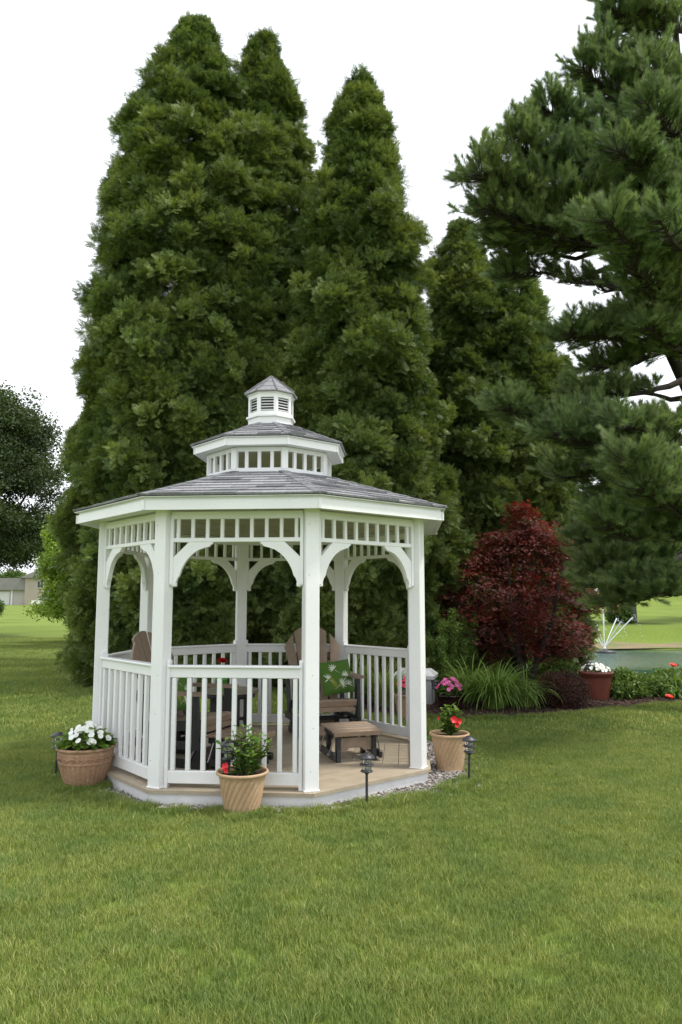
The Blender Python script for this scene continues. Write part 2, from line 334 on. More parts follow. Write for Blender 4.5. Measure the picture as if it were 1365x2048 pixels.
def scatter(name, pts, col, parent=None, m=None):
    """pts: list of (co, euler, scale, tint)"""
    n = len(pts); me = bpy.data.meshes.new(name); me.vertices.add(n)
    me.vertices.foreach_set('co', np.array([tuple(p[0]) for p in pts], 'f').ravel())
    a = me.attributes.new('rot', 'FLOAT_VECTOR', 'POINT'); a.data.foreach_set('vector', np.array([tuple(p[1]) for p in pts], 'f').ravel())
    a = me.attributes.new('scl', 'FLOAT', 'POINT'); a.data.foreach_set('value', np.array([p[2] for p in pts], 'f'))
    a = me.attributes.new('tint', 'FLOAT', 'POINT'); a.data.foreach_set('value', np.array([p[3] for p in pts], 'f'))
    k = len(col.objects); a = me.attributes.new('idx', 'INT', 'POINT'); a.data.foreach_set('value', np.array([rnd.randrange(k) for _ in pts], 'i'))
    if m: me.materials.append(m)
    o = obj(name, me, parent); mod = o.modifiers.new('scatter', 'NODES'); mod.node_group = scatter_group(col); o['kind'] = 'stuff'; return o
def aim(d, spin=None):
    q = Vector(d).to_track_quat('Z', 'Y'); s = rnd.uniform(0, 2*PI) if spin is None else spin
    return (q.to_matrix() @ Matrix.Rotation(s, 3, 'Z')).to_euler()

# ------------------------------------------------------------------ terrain
def sstep(a, b, x): t = min(1, max(0, (x-a)/(b-a))); return t*t*(3-2*t)
PC, PA, PB, PZ = (19.0, 23.4), 16.0, 8.0, -.5
def terrain(x, y):
    zl = -.35*sstep(43, 58, y)+.80*sstep(60, 134, y)+.6*sstep(134, 220, y)+3*sstep(250, 700, y)
    zr = .30*sstep(32, 38, y)+2.0*sstep(38, 95, y)+2*sstep(95, 300, y)
    w = sstep(-3, 6, x-.12*y); z = zl*(1-w)+zr*w
    e = ((x-PC[0])/PA)**2+((y-PC[1])/PB)**2
    if e < 1: z = PZ-.9*(1-e)
    elif e < 2.3: k = (1-sstep(1, 2.3, e)); z = z*(1-k)+PZ*k+.02
    return z
def in_gravel(x, y, g=0): return ((x+.63)/(1.93+g))**2+((y-7.35)/(1.80+g))**2 < 1
BED = [(-.6, 10.6), (.3, 10.0), (1.6, 9.72), (2.8, 9.98), (4.2, 10.75), (5.2, 11.25), (7, 12.0), (9, 13.1), (14, 14.4), (14, 17.5), (9, 17.5), (6.4, 18.3), (3, 18.5), (1.2, 14), (-.6, 12)]
def in_poly(x, y, P):
    c = False; j = len(P)-1
    for i in range(len(P)):
        if (P[i][1] > y) != (P[j][1] > y) and x < (P[j][0]-P[i][0])*(y-P[i][1])/(P[j][1]-P[i][1])+P[i][0]: c = not c
        j = i
    return c
def axis(lo, hi, c, d0, g):
    out = [c]; d = d0
    while out[-1] < hi: out.append(out[-1]+d); d *= g
    d = d0
    while out[0] > lo: out.insert(0, out[0]-d); d *= g
    return out
xs = axis(-1500, 1500, 5, .7, 1.045); ys = axis(-60, 2500, 18, .6, 1.04)
V = [(x, y, terrain(x, y)) for y in ys for x in xs]; nx = len(xs)
F = [(j*nx+i, j*nx+i+1, (j+1)*nx+i+1, (j+1)*nx+i) for j in range(len(ys)-1) for i in range(nx-1)]
g = np_mesh('ground', V, F, M['ground']); g.polygons.foreach_set('use_smooth', [True]*len(g.polygons))
tag(obj('ground', g), kind='structure')
def sheet(name, poly, z, m, sub=10):
    mb = MB(); n = len(poly); cx = sum(p[0] for p in poly)/n; cy = sum(p[1] for p in poly)/n; vs = []
    for j in range(sub+1):
        k = j/sub
        for p in poly: x = cx+(p[0]-cx)*k; y = cy+(p[1]-cy)*k; vs.append((x, y, terrain(x, y)+z))
    fs = [(j*n+i, (j+1)*n+i, (j+1)*n+(i+1) % n, j*n+(i+1) % n) for j in range(sub) for i in range(n)]
    mb.add(vs, fs, True); return tag(mb.build(name, m), kind='structure')
gp = [(-.63+1.93*math.cos(a*PI/32), 7.35+1.8*math.sin(a*PI/32)) for a in range(64)]
sheet('gravel_bed', gp, .006, M['gravelbase'], 3)
def dense(P, k=6):
    o = []
    for i in range(len(P)):
        a, b = P[i], P[(i+1) % len(P)]
        for j in range(k): o.append((a[0]+(b[0]-a[0])*j/k, a[1]+(b[1]-a[1])*j/k))
    return o
sheet('mulch_bed', dense(BED), .018, M['mulchbase'], 14)
pv = [(PC[0]+PA*1.03*math.cos(a*PI/48), PC[1]+PB*1.03*math.sin(a*PI/48), PZ) for a in range(96)]
tag(MB().add(pv, [tuple(range(96))]).build('pond_water', M['water']), kind='structure')
# bare soil strip on the far bank
mb = MB(); vs = []
for i in range(41):
    a = R(150-i*3.0); 
    for k in (1.02, 1.09+.03*math.sin(i*1.7)+.02*math.sin(i*.7)):
        x = PC[0]+PA*k*math.cos(a); y = PC[1]+PB*(k+ (0 if k < 1.03 else .12))*math.sin(a); vs.append((x, y, terrain(x, y)+.03))
tag(mb.add(vs, [(2*i, 2*i+1, 2*i+3, 2*i+2) for i in range(40)], True).build('bank_soil', M['rustdirt']), kind='structure')

# ------------------------------------------------------------------ GAZEBO
GX, GY, PHI = -.6951, 7.1841, .3078
gz = thing('gazebo', 'white vinyl octagonal gazebo with grey shingled two tier roof and small cupola on the lawn', 'gazebo', (GX, GY, 0))
def cn(k, r, z=0): a = PHI+k*PI/4; return Vector((r*math.sin(a), -r*math.cos(a), z))
def side(k):
    """frame of side k (between corner k and k+1): T along, N outward"""
    a = PHI+(k+.5)*PI/4; N = Vector((math.sin(a), -math.cos(a), 0)); T = Vector((math.cos(a), math.sin(a), 0)); return T, N
CA = math.cos(PI/8)
DZ = .118; RP = 1.523
Z = Vector((0, 0, 1))
def rotm(T, N): return Matrix((T, N, Z)).transposed()   # columns x->T, y->N, z->Z
# skirt and deck
for k in range(8):
    T, N = side(k); ap = 1.605*CA; L = 2*1.605*math.sin(PI/8)
    MB().box(N*(ap-.012)+Z*.040, (L-.004, .024, .105), rotm(T, N), .002).build('skirt_board', M['skirt'], gz)
    MB().box(N*(ap-.14)+Z*.075, (L-.16, .2, .03), rotm(T, N)).build('deck_joist', M['black'], gz)
    w = .1385; rr = 1.634*CA; i = 0
    while rr > .03:
        r0 = max(rr-w+.0045, .006); tn = math.tan(PI/8); g = .0016
        poly = [(-rr*tn+g, rr), (rr*tn-g, rr), (r0*tn-g, r0), (-r0*tn+g, r0)]
        if r0 < .02: poly = [(-rr*tn+g, rr), (rr*tn-g, rr), (0, r0)]
        b = MB(); b.prism(poly, ((0, 0, 0), T, N, Z), DZ-.024 if i == 0 else DZ-.022, DZ+(.002 if i == 0 else 0)); b.build('deck_board', M['deck'], gz); rr -= w; i += 1
MB().prism([(1.5*math.sin(a*PI/4+PHI), -1.5*math.cos(a*PI/4+PHI)) for a in range(8)], ((0, 0, 0), (1, 0, 0), (0, 1, 0), Z), .062, .085).build('deck_underlay', M['black'], gz)
# posts
PW = .112
for k in range(8):
    c = cn(k, RP); n = c.normalized(); t = Vector((-n.y, n.x, 0)); Rm = rotm(t, n)
    po = MB().box(c+Z*((DZ+2.25)/2), (PW, PW, 2.25-DZ), Rm, .006).build('post', M['vinyl'], gz)
    MB().box(c+Z*(DZ+.008), (PW+.012, PW+.012, .012), Rm, .003).build('base_trim', M['vinyl'], po)
ROUND = [(-.024, 0), (.024, 0), (.024, .038), (.012, .05), (-.012, .05), (-.024, .038)]
def side_boards(k, sgn, lower=True):
    """the narrow filler boards against the posts where rails, friezes and braces land"""
    T, N = side(k); c = cn(k if sgn < 0 else k+1, RP); base = c-T*sgn*(PW/2+.012)+N*(-.002)
    lo, hi = (DZ+.002, 1.028+.045) if lower else (1.64, 2.20); h = hi-lo
    if lower: P = [(-.030, 0), (.030, 0), (.030, h-.014), (.018, h), (-.018, h), (-.030, h-.014)]
    else: P = [(-.030, h), (-.030, .014), (-.018, 0), (.018, 0), (.030, .014), (.030, h)][::-1]
    MB().prism(P, (base+Z*lo, N, Z, T), -.013, .013).build('filler_board', M['vinyl'], gz)
screw_me = MB().lathe([(.0001, .002), (.003, .0015), (.0038, 0)], 8).mesh('screw_cap', M['conduit'])
RAIL_X = 2*RP*math.sin(PI/8)-PW
bal_me = MB().box((0, 0, 0), (.034, .034, 1.028-.095-DZ-.125), None, .004).mesh('baluster', M['vinyl'])
spin_me = MB().box((0, 0, 0), (.028, .028, .158), None, .003).mesh('spindle', M['vinyl'])
BR = [(.315, 0), (.318, -.012), (.300, -.020), (.290, -.034), (.245, -.045), (.20, -.062), (.155, -.092), (.118, -.13), (.09, -.17), (.068, -.215), (.053, -.262), (.036, -.285), (.030, -.305), (0, -.35), (-.004, -.125), (.125, 0)]
for k in range(8):
    T, N = side(k); mid = N*(RP*CA); Rm = rotm(T, N)
    e = math.atan2(T.y, T.x)
    if k != 0:
        rl = tag(MB().box(mid+Z*(1.028-.052), (RAIL_X-.03, .038, .078), Rm, .004).build('railing', M['vinyl'], gz))
        MB().box(mid+Z*(1.028-.006), (RAIL_X-.022, .082, .020), Rm, .006).build('cap_rail', M['vinyl'], rl)
        MB().box(mid+Z*(DZ+.080), (RAIL_X-.02, .044, .092), Rm, .004).build('bottom_rail', M['vinyl'], rl)
        for i in range(9):
            u = (i-4)*.1175
            obj('baluster', bal_me, rl, mid+T*u+Z*((1.028-.092+DZ+.125)/2), (0, 0, e))
        for s in (-1, 1): side_boards(k, s, True)
    for s in (-1, 1): side_boards(k, s, False)
    for zz in (.30, .62, .98, 1.72, 2.12):
        c = cn(k, RP); n = c.normalized(); o = obj('screw_cap', screw_me, gz, c+n*(PW/2+.0005)+Vector((-n.y, n.x, 0))*rnd.uniform(-.03, .03)+Z*(zz+rnd.uniform(-.05, .05))); o.rotation_euler = n.to_track_quat('Z', 'Y').to_euler()
    fr = MB().box(mid+Z*1.998, (RAIL_X-.02, .046, .034), Rm, .004).build('frieze', M['vinyl'], gz)
    MB().box(mid+Z*2.194, (RAIL_X-.004, .05, .060), Rm, .004).build('header', M['vinyl'], fr)
    for i in range(9): obj('spindle', spin_me, fr, mid+T*(i-4)*.1175+Z*2.091, (0, 0, e))
    for s in (-1, 1):
        c = cn(k if s < 0 else k+1, RP)-T*s*(PW/2+.022); U = -T*s
        br = MB().prism(BR, (c+Z*1.981, U, Z, N), -.019, .019).build('corner_brace', M['vinyl'], gz)
        MB().prism([(-.016, .008), (0, 0), (.016, .008), (.016, .036), (-.016, .036)], (c+Z*1.632, N, Z, U), .0, .03).build('brace_foot', M['vinyl'], br)
# eaves
def ring_board(name, r_out, th, z0, z1, m, parent, label=None):
    for k in range(8):
        T, N = side(k); tn = math.tan(PI/8); a1 = r_out*CA; a0 = a1-th
        b = MB(); b.prism([(-a1*tn+.0005, a1), (a1*tn-.0005, a1), (a0*tn-.0005, a0), (-a0*tn+.0005, a0)], ((0, 0, 0), T, N, Z), z0, z1); b.build(name, m, parent)
def slope_sheet(name, r0, z0, r1, z1, m, parent, boards=0, th=.012):
    for k in range(8):
        T, N = side(k); tn = math.tan(PI/8); b = MB(); nb = max(1, boards)
        for j in range(nb):
            f0 = j/nb; f1 = (j+1)/nb-(.012 if nb > 1 else 0); vs = []
            for (q, up) in ((f0, 0), (f1, 0), (f0, th), (f1, th)):
                a = (r0+(r1-r0)*q)*CA; z = z0+(z1-z0)*q+up
                vs += [N*a-T*a*tn+Z*z, N*a+T*a*tn+Z*z]
            b.add(vs, [(0, 1, 3, 2), (4, 6, 7, 5), (0, 4, 5, 1), (2, 3, 7, 6), (0, 2, 6, 4), (1, 5, 7, 3)])
        b.build(name, m, parent)
ring_board('fascia_board', 1.776, .022, 2.214, 2.288, M['vinyl'], gz)
for k in range(8):
    c = cn(k, 1.779); n = c.normalized(); t = Vector((-n.y, n.x, 0))
    MB().box(c-n*.002+Z*2.251, (.026, .012, .078), rotm(t, n), .003).build('corner_trim', M['vinyl'], gz)
ring_board('eave_board', 1.758, .02, 2.288, 2.311, M['vinyl'], gz)
ring_board('drip_edge', 1.800, .07, 2.311, 2.317, M['vinyl'], gz)
ring_board('drip_edge', .770, .05, 2.979, 2.985, M['vinyl'], gz)
slope_sheet('soffit', 1.750, 2.232, 1.47, 2.236, M['vinyl'], gz, 3, .008)
slope_sheet('ceiling_panel', 1.47, 2.250, .60, 2.640, M['ceiling'], gz, 7, .012)
# roofs with individual shingles
def roof(r0, z0, r1, z1, course, tab, front=True, label=None):
    rf = None; rr = random.Random(int(r0*1000))
    tn = math.tan(PI/8); slope = Vector(((r1-r0)*CA, 0, z1-z0)).length; ncs = max(1, round(slope/course)); parts = []
    b = MB()
    for k in range(8):
        T, N = side(k); a0, a1 = r0*CA, r1*CA
        b.add([N*a0-T*a0*tn+Z*(z0-.001), N*a0+T*a0*tn+Z*(z0-.001), N*a1+T*a1*tn+Z*(z1-.001), N*a1-T*a1*tn+Z*(z1-.001)], [(0, 1, 2, 3)])
        a0 -= .01; b.add([N*a0-T*a0*tn+Z*(z0-.004), N*a0+T*a0*tn+Z*(z0-.004), N*a1+T*a1*tn+Z*(z1-.004), N*a1-T*a1*tn+Z*(z1-.004)], [(3, 2, 1, 0)])
    rf = b.build('roof', M['shingle'], gz)
    stuff = MB()
    for k in range(8):
        T, N = side(k); sd = (N*(r1-r0)*CA+Z*(z1-z0)).normalized(); nn = T.cross(sd); nn = nn if nn.z > 0 else -nn
        vis = k in (-2 % 8, -1 % 8, 0, 1)
        for c in range(ncs):
            q0 = c/ncs; q1 = min(1, (c+1.12)/ncs); A0 = (r0+(r1-r0)*q0)*CA; A1 = (r0+(r1-r0)*q1)*CA
            z_0 = z0+(z1-z0)*q0; z_1 = z0+(z1-z0)*q1; h0 = A0*tn; u = -h0-tab*rr.uniform(.1, .9)
            while u < h0:
                w = tab*rr.uniform(.75, 1.3); ua, ub = max(u, -h0)+.0025, min(u+w, h0)-.0025; u += w
                if ub-ua < .015: continue
                ta, tb = max(min(ua, A1*tn), -A1*tn), max(min(ub, A1*tn), -A1*tn)
                if tb-ta < .002 and ub-ua < .02: continue
                lift = rr.choice((.0, .0, .006))+rr.uniform(0, .003); th = .007+lift; dr = rr.uniform(-.006, .004)
                lo = [N*A0+T*ua+Z*z_0-sd*dr, N*A0+T*ub+Z*z_0-sd*dr]; hi = [N*A1+T*tb+Z*z_1, N*A1+T*ta+Z*z_1]
                vs = lo+hi+[v+nn*(th+.006) for v in lo]+[v+nn*.004 for v in hi]
                fs = [(3, 2, 1, 0), (4, 5, 6, 7), (0, 1, 5, 4), (1, 2, 6, 5), (2, 3, 7, 6), (3, 0, 4, 7)]
                if vis: MB().add(vs, fs).build('shingle', M['shingle'], rf); roof.n += 1
                else: stuff.add(vs, fs)
        # hip caps
        d = cn(k, 1); n2 = 0; q = 0
        L = (cn(k, r0, z0)-cn(k, r1, z1)).length; pcs = max(2, int(L/(course*1.25)))
        for j in range(pcs):
            f0, f1 = j/pcs, min(1, (j+1.15)/pcs); p0 = cn(k, r0+(r1-r0)*f0, z0+(z1-z0)*f0+.018); p1 = cn(k, r0+(r1-r0)*f1, z0+(z1-z0)*f1+.011)
            tt = Vector((-d.y, d.x, 0)); hw = .052 if r0 > 1 else .035; dz = hw*.12
            vs = [p0+tt*hw-Z*dz, p0+Z*.002, p0-tt*hw-Z*dz, p1+tt*hw-Z*dz, p1+Z*.002, p1-tt*hw-Z*dz]; vs += [v-Z*.007 for v in vs]
            fs = [(0, 3, 4, 1), (1, 4, 5, 2), (6, 7, 10, 9), (7, 8, 11, 10), (0, 1, 7, 6), (1, 2, 8, 7), (3, 9, 10, 4), (4, 10, 11, 5), (0, 6, 9, 3), (2, 5, 11, 8)]
            (MB().add(vs, fs).build('hip_shingle', M['hip'], rf) if k in (6, 7, 0, 1) else stuff.add(vs, fs))
    tag(stuff.build('shingle', M['shingle'], rf), kind='stuff'); return rf
roof.n = 0
roof(1.812, 2.322, .60, 2.690, .135, .235)
# upper tier
ring_board('tier_base_trim', .622, .035, 2.655, 2.722, M['vinyl'], gz)
for k in range(8):
    c = cn(k, .600); n = c.normalized(); t = Vector((-n.y, n.x, 0)); T, N = side(k)
    MB().box(c+Z*2.81, (.062, .04, .20), rotm(t, n), .004).build('tier_post', M['vinyl'], gz)
    for i in (-1, 0, 1): MB().box(N*(.600*CA)+T*i*.117+Z*2.80, (.032, .028, .165), rotm(T, N), .003).build('tier_spindle', M['vinyl'], gz)
    MB().box(N*(.600*CA)+Z*2.895, (.455, .034, .04), rotm(T, N)).build('tier_header', M['vinyl'], gz)
MB().prism([(.57*math.sin(a*PI/4+PHI), -.57*math.cos(a*PI/4+PHI)) for a in range(8)], ((0, 0, 0), (1, 0, 0), (0, 1, 0), Z), 2.872, 2.884).build('tier_ceiling', M['ceiling'], gz)
ring_board('tier_fascia', .745, .018, 2.912, 2.978, M['vinyl'], gz)
for k in range(8):
    c = cn(k, .747); n = c.normalized(); t = Vector((-n.y, n.x, 0)); MB().box(c-n*.001+Z*2.945, (.02, .010, .07), rotm(t, n), .002).build('corner_trim', M['vinyl'], gz)
slope_sheet('tier_soffit', .735, 2.918, .57, 2.920, M['vinyl'], gz, 1, .008)
roof(.780, 2.990, .225, 3.222, .10, .17)
# cupola
ring_board('cupola_base', .228, .02, 3.17, 3.292, M['vinyl'], gz)
ring_board('cupola_sill', .248, .06, 3.292, 3.312, M['vinyl'], gz)
for k in range(8):
    T, N = side(k); Rm = rotm(T, N); a = .228*CA; L = 2*.228*math.sin(PI/8)
    pn = MB(); pn.box(N*(a-.01)+Z*3.33, (L-.001, .02, .034), Rm).box(N*(a-.01)+Z*3.505, (L-.001, .02, .040), Rm)
    for s in (-1, 1): pn.box(N*(a-.01)+T*s*(L/2-.0125)+Z*3.416, (.024, .02, .138), Rm)
    pn = pn.build('louvre_panel', M['vinyl'], gz); MB().box(N*(a-.034)+Z*3.416, (L-.03, .004, .16), Rm).build('louvre_backing', M['black'], pn)
    for j in range(5):
        RR = Rm @ Matrix.Rotation(R(-38), 3, 'X'); MB().box(N*(a-.014)+Z*(3.361+j*.0275), (L-.052, .017, .004), RR).build('louvre_slat', M['vinyl'], pn)
ring_board('cupola_fascia', .240, .03, 3.522, 3.540, M['vinyl'], gz)
ct = MB(); rr = [(.268, 3.540), (.19, 3.600), (.10, 3.672), (.012, 3.742)]
for k in range(8):
    T, N = side(k); tn = math.tan(PI/8)
    for j in range(3):
        (a, za), (b, zb) = rr[j], rr[j+1]; a *= CA; b *= CA; lf = .006
        ct.add([N*a-T*a*tn+Z*(za+lf), N*a+T*a*tn+Z*(za+lf), N*b+T*b*tn+Z*zb, N*b-T*b*tn+Z*zb, N*a-T*a*tn+Z*(za-.004), N*a+T*a*tn+Z*(za-.004)], [(0, 1, 2, 3), (4, 5, 1, 0)])
    a = .268*CA; ct.add([N*a-T*a*tn+Z*3.536, N*a+T*a*tn+Z*3.536, Vector((0, 0, 3.536))], [(2, 1, 0)])
ct = ct.build('cupola_roof', M['shingle'], gz)
for k in range(8):
    MB().tube([cn(k, .268, 3.549), cn(k, .10, 3.682), cn(k, .005, 3.752)], [.008, .007, .006], 5).build('ridge', M['hip'], ct)
# outlet box and conduit inside the right rear post
c = cn(2, RP); Tn, Nn = side(1); q = c-Tn*(PW/2+.04)-Nn*.02
MB().box(q+Z*1.30-Tn*.0, (.055, .06, .13), rotm(Tn, Nn), .006).build('switch_box', M['conduit'], gz)
MB().tube([q+Tn*.02+Z*1.23, q+Tn*.02+Z*.13], .012, 8).build('conduit', M['conduit'], gz)
# ceiling light: a wire basket lamp hanging under the middle
cl = thing('ceiling_light', 'pale wire basket light hanging under the gazebo roof', 'lamp', (GX, GY, 2.44))
MB().lathe([(.0, .10), (.09, .10), (.10, .06), (.10, .04)], 16).build('canopy_plate', M['vinyl'], cl)
MB().tube([(0, 0, .1), (0, 0, .34)], .01, 6).build('hanging_rod', M['steel'], cl)
for k in range(18):
    a = k*2*PI/18; MB().tube([(.10*math.cos(a), .10*math.sin(a), .05), (.13*math.cos(a), .13*math.sin(a), -.01), (.11*math.cos(a), .11*math.sin(a), -.07)], .004, 4).build('wire', M['vinyl'], cl)
MB().lathe([(.115, -.075), (.118, -.065), (.115, -.06)], 20).build('ring', M['vinyl'], cl)

# ------------------------------------------------------------------ FURNITURE
def bolt(mb, p, r=.007):
    mb.box(p, (r*2, r*1.4, r*2), None, .002)
def make_chair():
    t = thing('glider_chair', '', 'chair')
    for i in range(5):                                   # fanned back slats
        f = (i-2); top = [.72, .82, .86, .82, .72][i]; w0, w1 = .078, .104; x0, x1 = f*.092, f*.132
        n = 12; poly = []
        for j in range(n+1): poly.append((x0-w0/2+(x1-w1/2-x0+w0/2)*j/n, top*j/n*.97))
        crv = [.030, .012, 0, -.012, -.030][i]
        arch = lambda x: .875-1.85*x*x-5.5*abs(x)**4
        poly = [p for p in poly if p[1] < arch(x1-w1/2)-.01]
        for j in range(6): xx = x1-w1/2+w1*j/5; poly.append((xx, arch(xx)))
        for j in range(n, -1, -1):
            if top*j/n*.97 > arch(x1+w1/2)-.01: continue
            poly.append((x0+w0/2+(x1+w1/2-x0-w0/2)*j/n, top*j/n*.97))
        V_ = Vector((0, math.sin(R(19)), math.cos(R(19)))); N_ = Vector((0, math.cos(R(19)), -math.sin(R(19))))
        cy = .006*f*f
        s = MB().prism(poly, (Vector((0, .20-cy*2, .30)), (1, 0, 0), V_, N_), 0, .022).build('back_slat', M['taupe'], t)
    for z, y, w in ((.47, .283, .46), (.80, .40, .58)): MB().box((0, y, z), (w, .025, .07), (R(-19), 0, 0), .004).build('back_rail', M['taupe'], t)
    for i in range(5):
        y = -.25+i*.104; z = .392-.022*i/1.0*.6
        MB().box((0, y, z), (.53, .094, .026), (R(-6), 0, 0), .008).build('seat_slat', M['taupe'], t)
    MB().box((0, -.315, .372), (.55, .028, .075), (R(18), 0, 0), .010).build('front_slat', M['taupe'], t)
    MB().box((0, -.302, .310), (.53, .022, .05), (R(4), 0, 0), .004).build('front_apron', M['taupe'], t)
    for s in (-1, 1):
        P = [(-.055, -.30), (-.035, -.335), (.035, -.335), (.055, -.30), (.055, .05), (.03, .30), (-.03, .30), (-.05, .05)]
        MB().prism([(a*1.05, b) for a, b in P], (Vector((s*.315, 0, .61)), (1, 0, 0), (0, 1, 0), Z), 0, .024).build('armrest', M['taupe'], t)
        MB().box((s*.30, -.27, .40), (.035, .085, .42), (R(-3), 0, 0), .004).build('arm_post', M['black'], t)
        MB().box((s*.30, .24, .42), (.035, .07, .44), (R(-14), 0, 0), .004).build('rear_post', M['black'], t)
        MB().box((s*.262, -.02, .335), (.035, .60, .085), (R(-6), 0, 0), .004).build('seat_frame', M['black'], t)
        MB().box((s*.30, 0, .195), (.034, .66, .07), None, .004).build('upper_glide_rail', M['black'], t)
        MB().box((s*.245, 0, .035), (.045, .74, .065), None, .006).build('floor_rail', M['black'], t)
        for y in (-.25, .25):
            MB().box((s*.245, y, .13), (.036, .08, .15), None, .004).build('leg', M['black'], t)
            h = MB().tube([(s*.275, y-.03, .20), (s*.275, y+.04, .07)], .007, 6); bolt(h, (s*.285, y-.03, .20), .01); bolt(h, (s*.285, y+.04, .07), .01); h.build('swing_arm', M['steel'], t)
    for y in (-.26, .26): MB().box((0, y, .10), (.46, .03, .09), None, .004).build('crossbar', M['taupe'], t)
    MB().box((0, 0, .185), (.56, .09, .03), None, .004).build('crossbar', M['black'], t)
    return t
def make_stool():
    t = thing('glider_footstool', '', 'footstool')
    for i in range(5):
        y = -.165+i*.089; b = MB().box((0, y, .268-(.006 if i == 0 else 0)), (.45, .081, .024), (R(10) if i == 0 else 0, 0, 0), .008).build('slat', M['taupe'], t)
    MB().box((0, -.208, .250), (.44, .022, .05), (R(14), 0, 0), .006).build('front_slat', M['taupe'], t)
    for s in (-1, 1):
        MB().box((s*.175, .01, .232), (.035, .40, .055), None, .004).build('side_frame', M['black'], t)
        MB().prism([(-.06, 0), (-.015, 0), (.005, .10), (0, .21), (-.06, .21), (-.052, .11)], (Vector((s*.165, -.115, 0)), (0, 1, 0), Z, (1, 0, 0)), -.018, .018).build('leg', M['black'], t)
        MB().prism([(.06, 0), (.015, 0), (-.005, .10), (0, .21), (.06, .21), (.052, .11)], (Vector((s*.165, .125, 0)), (0, 1, 0), Z, (1, 0, 0)), -.018, .018).build('leg', M['black'], t)
        MB().box((s*.215, .02, .055), (.036, .44, .062), None, .008).build('glide_rail', M['black'], t)
        h = MB().tube([(s*.200, -.15, .215), (s*.238, -.10, .06)], .006, 6); bolt(h, (s*.24, -.10, .06), .011)
        h.tube([(s*.200, .15, .215), (s*.238, .18, .06)], .006, 6); h.build('swing_arm', M['steel'], t)
    P = [(-.145, .0), (-.075, .0), (-.06, .022), (.06, .022), (.075, 0), (.145, 0), (.15, .11), (-.15, .11)]
    pn = MB().prism(P, (Vector((0, -.135, .09)), (1, 0, 0), Z, (0, 1, 0)), 0, .02).build('apron', M['taupe'], t)
    bl = MB()
    for sx in (-1, 1):
        for z in (.105, .185): bolt(bl, (sx*.125, -.138, z), .006)
    bl.build('bolt', M['steel'], pn)
    return t
ch = make_chair(); ch.location = (-.20, 7.95, DZ+.001); ch.rotation_euler.z = R(18.5)
tag(ch, 'taupe and black glider chair facing the entrance behind the right front post', 'chair', 'glider chairs in the gazebo')
c2 = copy_tree(ch); c2.location = (-1.38, 6.76, DZ+.001); c2.rotation_euler.z = R(70)
tag(c2, 'taupe and black glider chair on the left side turned towards the middle', 'chair', 'glider chairs in the gazebo')
st = make_stool(); st.location = (.09, 6.88, DZ+.001); st.rotation_euler.z = R(17)
tag(st, 'taupe slatted glider footstool on the deck by the open entrance', 'footstool', 'glider footstools in the gazebo')
s2 = copy_tree(st); s2.location = (-.86, 6.55, DZ+.001); s2.rotation_euler.z = R(68)
tag(s2, 'taupe slatted glider footstool seen through the front railing', 'footstool', 'glider footstools in the gazebo')
# round side table
tb = thing('side_table', 'small round slatted side table with black legs at the back of the gazebo', 'table', (-1.18, 8.08, DZ+.001))
for i in range(6):
    y0 = -.29+i*.0975; y1 = y0+.09; P = []
    for j in range(7): y = y0+(y1-y0)*j/6; P.append((math.sqrt(max(.0004, .297**2-y*y)), y))
    P = P+[(-a, b) for a, b in P[::-1]]
    MB().prism(P, ((0, 0, 0), (1, 0, 0), (0, 1, 0), Z), .437, .462).build('slat', M['tableolive'], tb)
MB().lathe([(.245, .385), (.262, .385), (.262, .436), (.245, .436)], 20).build('apron', M['black'], tb)
for a in range(4):
    x, y = .19*math.cos(a*PI/2+.5), .19*math.sin(a*PI/2+.5); MB().box((x, y, .195), (.07, .045, .388), (0, 0, a*PI/2+.5), .005).build('leg', M['black'], tb)
MB().box((0, 0, .15), (.34, .05, .03), (0, 0, .5), .004).build('stretcher', M['black'], tb)
